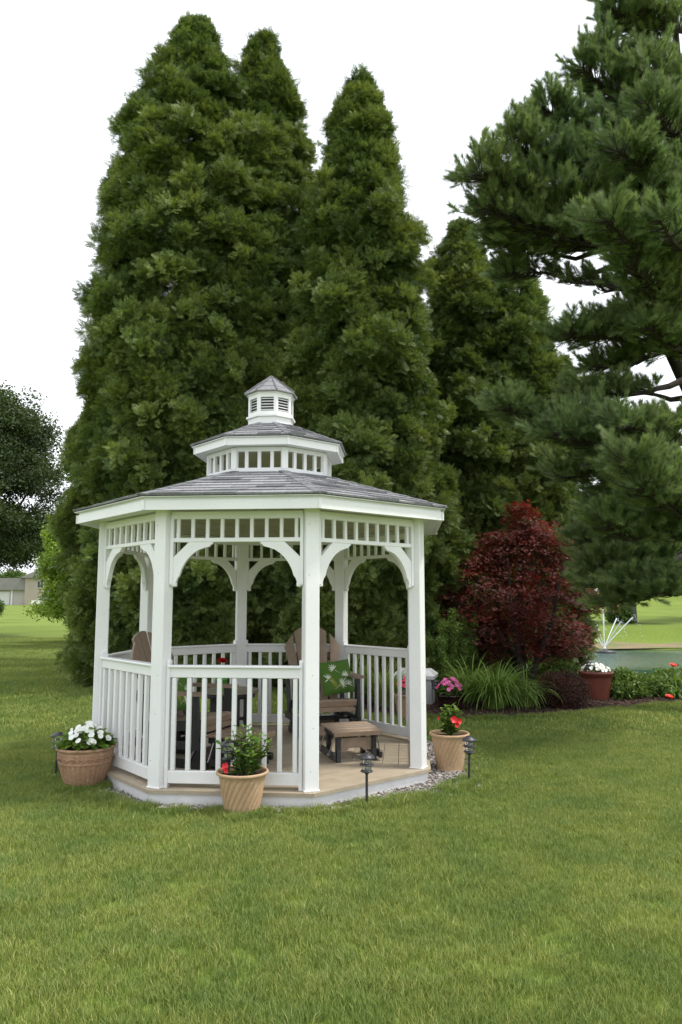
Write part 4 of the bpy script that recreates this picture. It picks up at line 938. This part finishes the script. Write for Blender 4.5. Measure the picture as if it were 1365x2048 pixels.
for li, (x0, y0, Y0, x1, y1, Y1, wd, th, t0, ns) in enumerate(LIMBS):
    A, B = at(x0, y0, Y0)-PO, at(x1, y1, Y1)-PO; L = (B-A).length; sag = -.07*L; up = Vector((0, 0, 1))
    def P(t): return A.lerp(B, t)+up*(sag*math.sin(PI*t)+.06*L*t*t-.06*L*t)+Vector((noise.noise(Vector((t*3, li, 0))), noise.noise(Vector((t*3, li, 5))), noise.noise(Vector((t*3, li, 9)))))*.15*math.sin(PI*t)
    MB().tube([P(i/8) for i in range(9)], [.055*(1-.85*i/8) for i in range(9)], 7).build('limb', M['darkbark'], pine)
    D = (B-A).normalized(); Sd = D.cross(up).normalized()
    nlat = max(8, int(ns/4.0))
    for i in range(nlat):
        t = t0+(1-t0)*((i+rg.random())/nlat)**.85; base = P(t); s = rg.choice((-1, 1)); ln = wd*(1.05-.45*t)*rg.uniform(.35, 1.0)
        ld = (Sd*s*rg.uniform(.3, 1)+D*rg.uniform(.35, 1.0)+up*rg.uniform(-.25, .65)*th/.35).normalized(); tip = base+ld*ln+up*ln*.12
        tw.tube([base, base.lerp(tip, .5)-up*.02, tip], [.010, .007, .003], 4, False)
        m_ = max(3, int(round(ln/.06)))
        for j in range(m_):
            q = (j+1)/m_
            if q < .25: continue
            p = base.lerp(tip, q)+Vector((rg.uniform(-.05, .05), rg.uniform(-.05, .05), rg.uniform(-.03, .07)))
            d = ld*.8+up*rg.uniform(.1, .9)+Vector((rg.uniform(-.6, .6), rg.uniform(-.6, .6), rg.uniform(-.2, .2)))
            pts.append((p, aim(d), rg.uniform(.75, 1.2), min(1, max(0, .45+.45*(q-.5)+rg.uniform(-.3, .3)))))
    for j in range(4): pts.append((B+Vector((rg.uniform(-.05, .05), rg.uniform(-.05, .05), rg.uniform(0, .1))), aim(D*.5+up*1.0), 1.1, .7))
    if y1 < 400:                                          # upswept leaders along the crown edge
        for j in range(9):
            t = rg.uniform(.45, 1.0); b = P(t)+up*.1; hgt = rg.uniform(.2, .5); tw.tube([b, b+D*.04+up*hgt], [.008, .004], 4, False)
            for q in range(6): pts.append((b+D*.04*q/5+up*hgt*(q+.5)/5.5, aim((rg.uniform(-.3, .3), rg.uniform(-.3, .3), 1)), rg.uniform(.5, .75), rg.uniform(.2, .7)))
tag(tw.build('twigs', M['darkbark'], pine), kind='stuff'); scatter('needles', pts, PINE, pine)
print('pine shoots', len(pts))

# ------------------------------------------------------------------ red maple
mp_ = thing('japanese_maple', 'dark red Japanese maple in the mulch bed before the pine', 'tree', (3.0, 12.5, 0)); rg = random.Random(5)
for a, r in ((0, .0), (2.1, .10), (4.2, .09), (5.2, .15)):
    x, y = r*math.cos(a), r*math.sin(a); MB().tube([(x, y, -.05), (x*2+.03, y*2, .5), (x*5, y*5, 1.2), (x*7, y*7, 2.2)], [.06, .05, .035, .012], 8).build('trunk', M['darkbark'], mp_)
pts = []; br = MB()
lobes = [ # centre x, y, z, rx, rz
 (.0, 0, 2.15, .75, .50), (.12, .1, 2.72, .42, .34), (.45, 0, 2.60, .42, .25), (-.62, -.1, 1.75, .62, .34), (.75, 0, 1.85, .60, .36), (-1.0, .1, 1.35, .52, .28), (1.12, .0, 1.50, .50, .26), (.0, -.45, 1.55, .85, .42),
 (-.45, -.3, 1.05, .75, .30), (.45, -.35, 1.00, .68, .32), (-.95, 0, .92, .42, .22), (.2, .5, 1.3, .95, .5), (.7, .2, .74, .42, .16), (-.5, .2, .65, .45, .16), (.35, -.1, .70, .5, .18), (.05, 0, 2.98, .26, .2), (.1, 0, 2.45, .55, .35), (-1.25, 0, 1.62, .38, .18), (-.85, 0, 2.05, .4, .2), (-.35, 0, 2.45, .4, .25), (-1.2, 0, 1.15, .35, .15), (.78, 0, 2.3, .38, .2), (-.55, 0, 2.2, .35, .2), (1.55, -.1, 1.62, .24, .09)]
for (cx, cy, cz, rx, rz) in lobes:
    for q in range(5):
        a = rg.uniform(0, 2*PI); e = Vector((cx+rx*.8*math.cos(a), cy+rx*.8*math.sin(a), cz+rg.uniform(-.3, .3)*rz)); br.tube([(cx*.25, cy*.25, cz*.55), Vector((cx*.7, cy*.7, cz*.85)), e], [.014, .009, .003], 5, False)
    n = int(150*rx*(rz+.25)*1.8)
    for i in range(n):
        v = Vector((rg.gauss(0, 1), rg.gauss(0, 1), rg.gauss(0, 1))).normalized()*rg.random()**.4; p = Vector((cx+v.x*rx, cy+v.y*rx, cz+v.z*rz))
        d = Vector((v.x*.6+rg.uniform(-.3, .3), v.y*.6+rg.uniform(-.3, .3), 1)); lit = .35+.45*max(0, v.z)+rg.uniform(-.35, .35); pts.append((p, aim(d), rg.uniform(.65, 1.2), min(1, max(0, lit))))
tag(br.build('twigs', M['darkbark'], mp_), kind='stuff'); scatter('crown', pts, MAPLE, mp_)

# ------------------------------------------------------------------ broadleaf trees farther off
def leafy(name, label, x, y, h, rx, z0, col, n, trunk_r, seed, group=None, nl=9, bark='darkbark', cs=1.0, cat='tree', sq=.8):
    t = thing(name, label, cat, (x, y, terrain(x, y)), 0, group); rg = random.Random(seed); k = []
    for i in range(nl):
        a = rg.uniform(0, 2*PI); f = rg.random(); q = (1-abs(f*1.6-.6)**1.5*.75); k.append(Vector((math.cos(a)*rx*q*rg.uniform(.2, .75), math.sin(a)*rx*q*rg.uniform(.2, .75), z0+(h-z0)*(.1+.8*f))))
    tr = MB(); tr.tube([(0, 0, -.2), (.0, 0, z0), (rx*.05, 0, z0+(h-z0)*.75)], [trunk_r, trunk_r*.8, trunk_r*.2], 9); tr.build('trunk', M[bark], t)
    lm = MB()
    for c in k: lm.tube([(0, 0, z0*.8+c.z*.15), c*.5+Vector((0, 0, z0*.3)), c], [trunk_r*.45, trunk_r*.3, .02], 6, False)
    lm.build('limbs', M[bark], t); pts = []
    for i in range(n):
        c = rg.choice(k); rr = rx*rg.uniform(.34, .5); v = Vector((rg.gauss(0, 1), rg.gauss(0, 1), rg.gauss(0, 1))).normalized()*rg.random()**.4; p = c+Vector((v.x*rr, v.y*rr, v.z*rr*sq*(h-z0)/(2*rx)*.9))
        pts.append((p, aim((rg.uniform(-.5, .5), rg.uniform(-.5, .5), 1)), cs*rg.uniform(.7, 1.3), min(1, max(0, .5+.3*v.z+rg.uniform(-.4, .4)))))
    scatter('crown', pts, col, t); return t
leafy('shade_tree', 'large dark tree with open branches at the far left', -15.3, 30, 10.4, 5.2, 3.0, DARK, 1900, .3, 21, nl=26)
leafy('shade_tree', 'second dark tree behind the large one at the left edge', -21.5, 37, 10.5, 4.5, 3.5, DARK, 800, .3, 22, nl=16)
leafy('lime_tree', 'small lime green tree left of the arborvitaes', -8.55, 24.0, 4.7, 1.35, .9, LIME, 560, .07, 23, nl=12)
leafy('leafy_shrub', 'lime green shrub with low branches at the left end of the arborvitae row', -9.0, 26.5, 2.6, 1.5, .5, LIME, 260, .05, 24, nl=8, cat='shrub')
leafy('round_bush', 'round dark green bush on the lawn before the far house', -29.5, 62.0, 2.0, 1.4, .1, MID, 120, .05, 25, nl=6, cat='shrub')
leafy('bank_tree', 'broadleaf tree with a grey trunk on the far pond bank', 15.6, 40.0, 7.0, 3.6, 2.2, MID, 600, .26, 26, nl=12, bark='greybark')
leafy('bank_tree', 'broadleaf tree added on the far bank past the right edge to shade the lawn', 23.5, 43.0, 8.5, 4.6, 2.6, MID, 500, .36, 31, nl=14, bark='greybark')  # added tree, trunk out of view, put here to shade the far lawn
leafy('bank_shrub', 'low shrub at the foot of the grey trunked tree', 14.7, 39.6, .7, .45, .05, MID, 30, .05, 27, nl=5, cat='shrub')
ORD = ['first', 'second', 'third', 'fourth', 'fifth', 'sixth', 'seventh', 'eighth', 'ninth']
def far_row(x0, y0, dx, dy, n, col, h, seed, labs, group):
    for i in range(n):
        leafy('far_tree', labs[0].format(ORD[i]), x0+dx*i+rnd.uniform(-2, 2), y0+dy*i+rnd.uniform(-3, 3), h*rnd.uniform(.8, 1.15), 5.5, .3, col, 240, .3, seed+i, group, nl=9, cs=3.2)
far_row(10, 84, 7, 1, 9, MID, 7.5, 40, ['far green tree on the rise beyond the pond, {} from the left'], 'trees beyond the pond')
far_row(13, 98, 7, 1, 9, MID, 6.0, 140, ['farther green tree behind the rise beyond the pond, {} from the left'], 'farther trees beyond the pond')
far_row(-120, 178, 13, 1, 9, MID, 9.0, 60, ['far tree behind the grey house, {} from the left in its row'], 'trees behind the far house')
far_row(-112, 110, 9, 4, 3, DARK, 11, 80, ['dark tree beside the far house, {} from the left'], 'trees beside the far house')

# ------------------------------------------------------------------ bed planting
def strap_clump(name, label, loc, n, L, w, m, lean=1.0, group=None, upright=.5):
    t = thing(name, label, 'plant', loc, 0, group); V_ = []; F_ = []; seg = 7
    for i in range(n):
        a = rnd.uniform(0, 2*PI); l = L*rnd.uniform(.6, 1.1); r0 = L*.16*math.sqrt(rnd.random()); p = Vector((r0*math.cos(a), r0*math.sin(a), 0)); el = R(rnd.uniform(58, 88)); a += rnd.uniform(-.4, .4); wi = w*rnd.uniform(.7, 1.2)
        cur = rnd.uniform(1.0, 2.3)*lean; b = len(V_); sd_ = Vector((-math.sin(a), math.cos(a), 0))
        for j in range(seg+1):
            f = j/seg; ww = wi*(1-f)**.6*min(1, .5+f*2)*.5+.0005; V_ += [p+sd_*ww+Z*ww*.5, p-sd_*ww+Z*ww*.5]
            e = el-cur*f**1.25; p = p+Vector((math.cos(a)*math.cos(e), math.sin(a)*math.cos(e), math.sin(e)))*l/seg
        for j in range(seg): q = b+2*j; F_.append((q, q+1, q+3, q+2))
    tag(obj('leaves', np_mesh('leaves', [tuple(v) for v in V_], F_, m), t), kind='stuff'); return t
SG = 'strap leaved clumps in the bed'
strap_clump('daylily', 'big arching light green daylily clump at the front of the bed', (2.15, 10.6, .02), 480, .92, .024, M['strap'], 1.35, group=SG)
strap_clump('daylily', 'arching daylily clump touching the barberry', (2.62, 10.75, .02), 240, .72, .020, M['strap'], 1.35, group=SG)
strap_clump('daylily', 'daylily clump between the petunias and the maple', (1.95, 11.3, .02), 200, .8, .020, M['strap'], group=SG)
strap_clump('daylily', 'daylily clump behind the right rail near the chair', (.15, 10.9, .02), 180, .95, .022, M['strap'], .8, group=SG)
strap_clump('daylily', 'daylily clump behind the right rail near the storage bin', (.62, 10.8, .02), 200, .85, .022, M['strap'], .9, group=SG)
strap_clump('daylily', 'daylily clump beyond the barberry before the water', (3.35, 13.2, -.02), 220, .75, .022, M['lightleaf'], .8, group=SG)
strap_clump('iris', 'upright leafy clump just right of the red brown pot', (4.45, 11.95, .02), 150, .5, .035, M['lightleaf'], .7)
strap_clump('poppy_foliage', 'broad leaved clump under the upright poppy', (5.35, 12.2, .02), 160, .42, .045, M['lightleaf'], 1.1)
strap_clump('poppy_foliage', 'broad leaved clump at the right end of the bed', (6.1, 12.9, .0), 170, .45, .045, M['lightleaf'], 1.1)
strap_clump('foliage_plant', 'low pale green plant at the front edge of the bed on the right', (5.15, 11.65, .02), 120, .27, .03, M['lightleaf'], 1.3)
strap_clump('foliage_plant', 'low pale green plant in the corner of the bed at the right edge', (5.95, 12.1, .02), 130, .30, .03, M['lightleaf'], 1.3)
def cloud_plant(name, label, loc, rx, rz, col, n, cat='shrub', cs=1.0, group=None, ns=8, up=0):
    t = thing(name, label, cat, loc, 0, group); st = MB(); pts = []
    for i in range(ns):
        a = rnd.uniform(0, 2*PI); r = rx*rnd.uniform(.1, .7); st.tube([(r*.2*math.cos(a), r*.2*math.sin(a), -.02), (r*math.cos(a), r*math.sin(a), rz*rnd.uniform(1.0, 1.8))], .006, 5)
    st.build('stems', M['stem'], t)
    for i in range(n):
        v = Vector((rnd.gauss(0, 1), rnd.gauss(0, 1), rnd.gauss(0, 1))).normalized()*rnd.random()**.4; pts.append(((v.x*rx, v.y*rx, rz+v.z*rz*.95), aim((v.x, v.y, .8+up)), cs*rnd.uniform(.7, 1.3), rnd.random()))
    scatter('foliage', pts, col, t); return t
cloud_plant('barberry', 'low dark purple barberry bush left of the red brown pot', (3.13, 10.72, .02), .36, .24, BARB, 330)
cloud_plant('leafy_plant', 'green leafy plant beside the red brown pot', (4.38, 11.75, .02), .30, .19, HERB, 110, 'plant')
cloud_plant('leafy_plant', 'green leafy plant beneath the maple', (3.6, 12.5, .0), .5, .22, HERB, 150, 'plant')
cloud_plant('leafy_plant', 'low leafy plant between the poppies', (4.95, 12.1, .02), .38, .12, HERB, 130, 'plant')
cloud_plant('leafy_plant', 'leafy plant behind the poppies at the water side', (6.3, 13.8, -.05), .6, .12, HERB, 190, 'plant')
cloud_plant('leafy_plant', 'leafy plant at the far right of the bed', (7.2, 13.8, -.05), .6, .14, HERB, 160, 'plant')
for x, y, h, lb in ((1.75, 12.0, 1.45, 'tall feathery green plant left of the maple, nearest the gazebo'), (2.1, 12.7, 1.3, 'tall feathery green plant under the left branches of the maple'), (1.35, 12.6, 1.5, 'tall feathery green plant behind the storage bin')):
    t = thing('feathery_plant', lb, 'plant', (x, y, 0), 0, 'feathery plants beside the maple'); st = MB(); pts = []
    for i in range(26):
        a = rnd.uniform(0, 2*PI); r = .38*math.sqrt(rnd.random()); hh = h*rnd.uniform(.6, 1); P0 = Vector((r*.4*math.cos(a), r*.4*math.sin(a), 0)); P1 = Vector((r*1.2*math.cos(a), r*1.2*math.sin(a), hh)); st.tube([P0, P0.lerp(P1, .5), P1], [.006, .004, .002], 4, False)
        for q in range(12): f = .2+.8*q/12; pts.append((P0.lerp(P1, f)+Vector((rnd.uniform(-.04, .04), rnd.uniform(-.04, .04), 0)), aim((rnd.uniform(-.3, .3), rnd.uniform(-.3, .3), 1)), rnd.uniform(.45, .75), rnd.uniform(.3, 1)))
    st.build('stems', M['stem'], t); scatter('foliage', pts, HERB, t)
def poppy(loc, h, m, label):
    t = thing('poppy', label, 'flower', loc); MB().tube([(0, 0, 0), (.01, 0, h*.5), (.02, -.01, h)], .004, 5).build('stem', M['stem'], t)
    for k, s in enumerate((1, .8)): o = petal_flower(4, .055*s, .9+.4*k, 1.0).build('bloom', m, t, (.02, -.01, h)); o.rotation_euler = (R(25), 0, k*.7)
poppy((5.25, 11.95, .02), .47, M['orange'], 'red poppy on a tall stem above the bed foliage')
poppy((4.90, 11.35, .02), .06, M['orange'], 'orange bloom lying low at the lawn edge of the bed')
# ------------------------------------------------------------------ fountain
fx, fy = 10.25, 29.2
ft = thing('pond_fountain', 'floating pond fountain throwing thin white jets of water', 'fountain', (fx, fy, PZ))
MB().lathe([(.001, .14), (.10, .14), (.16, .10), (.42, .07), (.45, .02), (.42, -.05), (.001, -.05)], 24).build('float', M['lamp_black'], ft)
MB().lathe([(.001, .22), (.05, .22), (.06, .14)], 12).build('nozzle', M['steel'], ft)
for (dx, dy, hh) in ((.0, 0, 2.5), (.1, .1, 2.4), (-1.3, 0, .85), (-.7, .7, .95), (.7, -.6, 1.0), (1.55, 0, 1.15), (1.0, .8, 1.1), (-.6, -.7, .9)):
    P = [];
    for i in range(9): f = i/8; P.append((dx*f*.75, dy*f*.75, .2+hh*(1-(1-f)**1.04)))
    MB().tube(P, [.012+.014*i/8 for i in range(9)], 6, False).build('water_jet', M['spray'], ft)
    dr = MB()
    for i in range(26):
        f = rnd.random(); b = Vector(P[-1])+Vector((dx*.28*f*.9, dy*.28*f*.9, -hh*.75*f*f))+Vector((rnd.uniform(-.05, .05), rnd.uniform(-.05, .05), rnd.uniform(-.1, .15)))
        dr.box(b, (.014, .014, .02))
    tag(dr.build('droplets', M['spray'], ft), kind='stuff')

# ------------------------------------------------------------------ house and car far away on the left
HX, HY = -66.0, 150.0; hz = terrain(HX, HY)
h = thing('house', 'grey house with a low attached garage far across the left lawn', 'house', (HX, HY, hz), R(4))
MB().box((0, 4, 1.4), (20, 8, 3.2)).build('wall', M['siding'], h)
MB().box((8.5, 3.5, 2.6), (12, 9, 5.6)).build('wall', M['tansiding'], h)
MB().prism([(-11, 0), (11, 0), (7, 2.4), (-7, 2.4)], ((0, 0, 3.0), (1, 0, 0), Z, (0, 1, 0)), -.8, 8.8).build('roof', M['farroof'], h)
MB().prism([(-7, 0), (7, 0), (0, 3.2)], ((8.5, 0, 5.4), (1, 0, 0), Z, (0, 1, 0)), -1.6, 8.6).build('roof', M['farroof'], h)
MB().box((-4.0, -.06, 1.35), (6.5, .1, 2.6)).build('garage_door', M['garage'], h)
MB().box((-.3, -.10, 1.5), (.35, .12, 3.1)).build('downspout', M['bin_lid'], h)
for wx, wz in ((5.5, 4.1), (9.5, 4.1), (6.5, 1.5), (10.5, 1.5)):
    w_ = MB().box((wx, -1.03, wz), (1.3, .1, 1.5)).build('window', M['bin_lid'], h)
    for s in (-1, 1): MB().box((wx+s*.3, -1.09, wz), (.5, .04, 1.3)).build('pane', M['glassdark'], w_)
cx_, cy_ = -53.0, 133.0; car = thing('parked_car', 'white car parked by the far house, half behind the lime green tree', 'car', (cx_, cy_, terrain(cx_, cy_)), R(12))
P = [(-2.2, .35), (-2.25, .75), (-2.0, .95), (-1.2, 1.0), (-.65, 1.42), (.75, 1.45), (1.5, 1.05), (2.1, .95), (2.2, .6), (2.15, .35)]
MB().prism(P, ((0, 0, 0), (1, 0, 0), Z, (0, 1, 0)), -.85, .85).build('body', M['carpaint'], car)
for s in (-1, 1): MB().prism([(-1.05, 1.0), (-.6, 1.35), (0, 1.38), (0, 1.0)], ((0, 0, 0), (1, 0, 0), Z, (0, 1, 0)), s*.86-.01, s*.86+.01).build('window', M['glassdark'], car); MB().prism([(.06, 1.0), (.06, 1.38), (.7, 1.37), (1.2, 1.0)], ((0, 0, 0), (1, 0, 0), Z, (0, 1, 0)), s*.86-.01, s*.86+.01).build('window', M['glassdark'], car)
for x in (-1.4, 1.4):
    for s in (-.78, .78):
        w_ = MB().tube([(x, s-.11, .33), (x, s+.11, .33)], .33, 16).build('wheel', M['rubber'], car); MB().tube([(x, s-.12, .33), (x, s+.12, .33)], .2, 12).build('rim', M['steel'], w_)

# ------------------------------------------------------------------ grass, gravel, mulch
def grass_tile(nb, size, h, wd, seed):
    g = np.random.RandomState(seed); n = nb; px = g.uniform(-size/2, size/2, n); py = g.uniform(-size/2, size/2, n); a = g.uniform(0, 2*np.pi, n); H = h*g.uniform(.55, 1.15, n); ln = H*g.uniform(.15, .9, n)
    ux, uy = np.cos(a), np.sin(a); w = wd*g.uniform(.7, 1.3, n)/2; sa = a+np.pi/2+g.uniform(-.9, .9, n); sx, sy = np.cos(sa)*w, np.sin(sa)*w; V_ = np.zeros((n, 5, 3), 'f')
    V_[:, 0] = np.stack([px+sx, py+sy, -.01+0*px], 1); V_[:, 1] = np.stack([px-sx, py-sy, -.01+0*px], 1)
    mx_, my_, mz = px+ux*ln*.35, py+uy*ln*.35, H*.6
    V_[:, 2] = np.stack([mx_-sx*.8, my_-sy*.8, mz], 1); V_[:, 3] = np.stack([mx_+sx*.8, my_+sy*.8, mz], 1); V_[:, 4] = np.stack([px+ux*ln, py+uy*ln, H], 1)
    base = np.arange(n)[:, None]*5; F_ = np.concatenate([base+np.array([[0, 1, 2]]), base+np.array([[0, 2, 3]]), base+np.array([[3, 2, 4]])], 0)
    return np_mesh('grass_tile', V_.reshape(-1, 3), F_, M['grass'], {'blade': np.repeat(g.uniform(0, 1, n), 5)})
NEAR = source_collection('grass_near', [grass_tile(1900, .36, .037, .0026, s) for s in range(6)])
FARG = source_collection('grass_far', [grass_tile(700, .60, .050, .008, s+20) for s in range(4)])
def scatter_lawn(name, col, y0, y1, step, sc, label):
    pts = []; y = y0
    while y < y1:
        x = -.50*y-.6
        while x < .50*y+.6:
            X, Y = x+rnd.uniform(-.3, .3)*step, y+rnd.uniform(-.3, .3)*step
            if not in_gravel(X, Y, .10) and not in_poly(X, Y, BED) and ((X-PC[0])/PA)**2+((Y-PC[1])/PB)**2 > 1.05:
                pts.append(((X, Y, terrain(X, Y)), (0, 0, rnd.uniform(0, 2*PI)), sc*rnd.uniform(.9, 1.12), rnd.random()))
            x += step
        y += step
    o = scatter(name, pts, col); tag(o, label, 'grass', kind='stuff'); print(name, len(pts))
scatter_lawn('grass', NEAR, 2.3, 9.0, .235, 1.0, 'short mown lawn grass in front of the gazebo')
scatter_lawn('grass', FARG, 8.9, 30, .40, 1.0, 'mown lawn grass farther off around the trees')
# fringe of blades along the gravel edge
FR = source_collection('grass_tuft', [grass_tile(70, .09, .055, .0034, s+50) for s in range(4)]); pts = []
for i in range(950):
    a = rnd.uniform(0, 2*PI); k = rnd.uniform(.955, 1.075); x, y = -.63+1.93*k*math.cos(a), 7.35+1.8*k*math.sin(a)
    if (Vector((x-GX, y-GY))).length > 1.62: pts.append(((x, y, 0), (0, 0, rnd.uniform(0, 6)), rnd.uniform(.8, 1.2), .5))
for i in range(len(BED)):
    a, b = BED[i], BED[(i+1) % len(BED)]
    if a[1] > 13.2 or b[1] > 13.2 : continue
    L = math.hypot(b[0]-a[0], b[1]-a[1])
    for j in range(int(L*45)): f = rnd.random(); x, y = a[0]+(b[0]-a[0])*f+rnd.uniform(-.05, .05), a[1]+(b[1]-a[1])*f+rnd.uniform(-.08, .03); pts.append(((x, y, 0), (0, 0, rnd.uniform(0, 6)), rnd.uniform(.9, 1.4), .5))
for (x0, y0, r0, n0) in ((-2.115, 6.32, .15, 60), (-.715, 5.55, .135, 70), (.192, 5.72, .02, 12), (1.075, 6.44, .02, 12)):
    for i in range(n0):
        a = rnd.uniform(PI, 2*PI) if r0 > .1 else rnd.uniform(0, 2*PI); k = r0+rnd.uniform(.0, .09); pts.append(((x0+k*math.cos(a), y0+k*math.sin(a), 0), (0, 0, rnd.uniform(0, 6)), rnd.uniform(.8, 1.25), .5))
for i in range(420):
    y = rnd.uniform(2.8, 9.5); x = rnd.uniform(-.5, .5)*y
    if not in_gravel(x, y, .05) and not in_poly(x, y, BED): pts.append(((x, y, 0), (0, 0, rnd.uniform(0, 6)), rnd.uniform(.8, 1.15), .5))
tag(scatter('grass', pts, FR), 'fringe of grass along the gravel and mulch edges', 'grass', kind='stuff')
def stone(seed, flat):
    g = random.Random(seed); b = MB(); import bmesh
    bm = bmesh.new(); bmesh.ops.create_icosphere(bm, subdivisions=1, radius=.5)
    for v in bm.verts: v.co *= g.uniform(.75, 1.15); v.co.z *= flat; v.co.x *= 1.25
    me = bpy.data.meshes.new('pebble'); bm.to_mesh(me); at_ = me.attributes.new('leafv', 'FLOAT', 'POINT'); at_.data.foreach_set('value', [.5]*len(me.vertices)); bm.free(); me.materials.append(M['pebble']); return me
PEB = source_collection('pebble', [stone(s, .6) for s in range(5)]); pts = []
while len(pts) < 9000:
    x, y = rnd.uniform(-2.6, 1.35), rnd.uniform(5.5, 9.2); r = math.hypot(x-GX, y-GY)
    if in_gravel(x, y, .02 if rnd.random() < .97 else .16) and r > 1.48: pts.append(((x, y, .006+rnd.uniform(0, .014)), (rnd.uniform(-.5, .5), rnd.uniform(-.5, .5), rnd.uniform(0, 6)), rnd.uniform(.012, .034), rnd.random()**1.3))
tag(scatter('gravel', pts, PEB), 'grey gravel ringing the gazebo base', 'gravel', kind='stuff')
def chip(seed):
    g = random.Random(seed); return MB().box((0, 0, 0), (1, .28*g.uniform(.7, 1.4), .10)).add([(0, 0, 0), (.3, .3, .1), (.5, .1, .05)], [(0, 1, 2)]).mesh('chip', M['mulch'])
CH = source_collection('chip', [chip(s) for s in range(4)]); pts = []
while len(pts) < 15000:
    x, y = rnd.uniform(-.6, 9), rnd.uniform(9.7, 13.6)
    if rnd.random() < (13.8-y)/4+.15 and in_poly(x, y, BED): pts.append(((x, y, terrain(x, y)+.02+rnd.uniform(0, .02)), (rnd.uniform(-.4, .4), rnd.uniform(-.4, .4), rnd.uniform(0, 6)), rnd.uniform(.025, .06), rnd.random()**1.5))
tag(scatter('mulch', pts, CH), 'reddish brown bark mulch in the planting bed', 'mulch', kind='stuff')
print('shingles', roof.n, 'objects', len(bpy.data.objects))
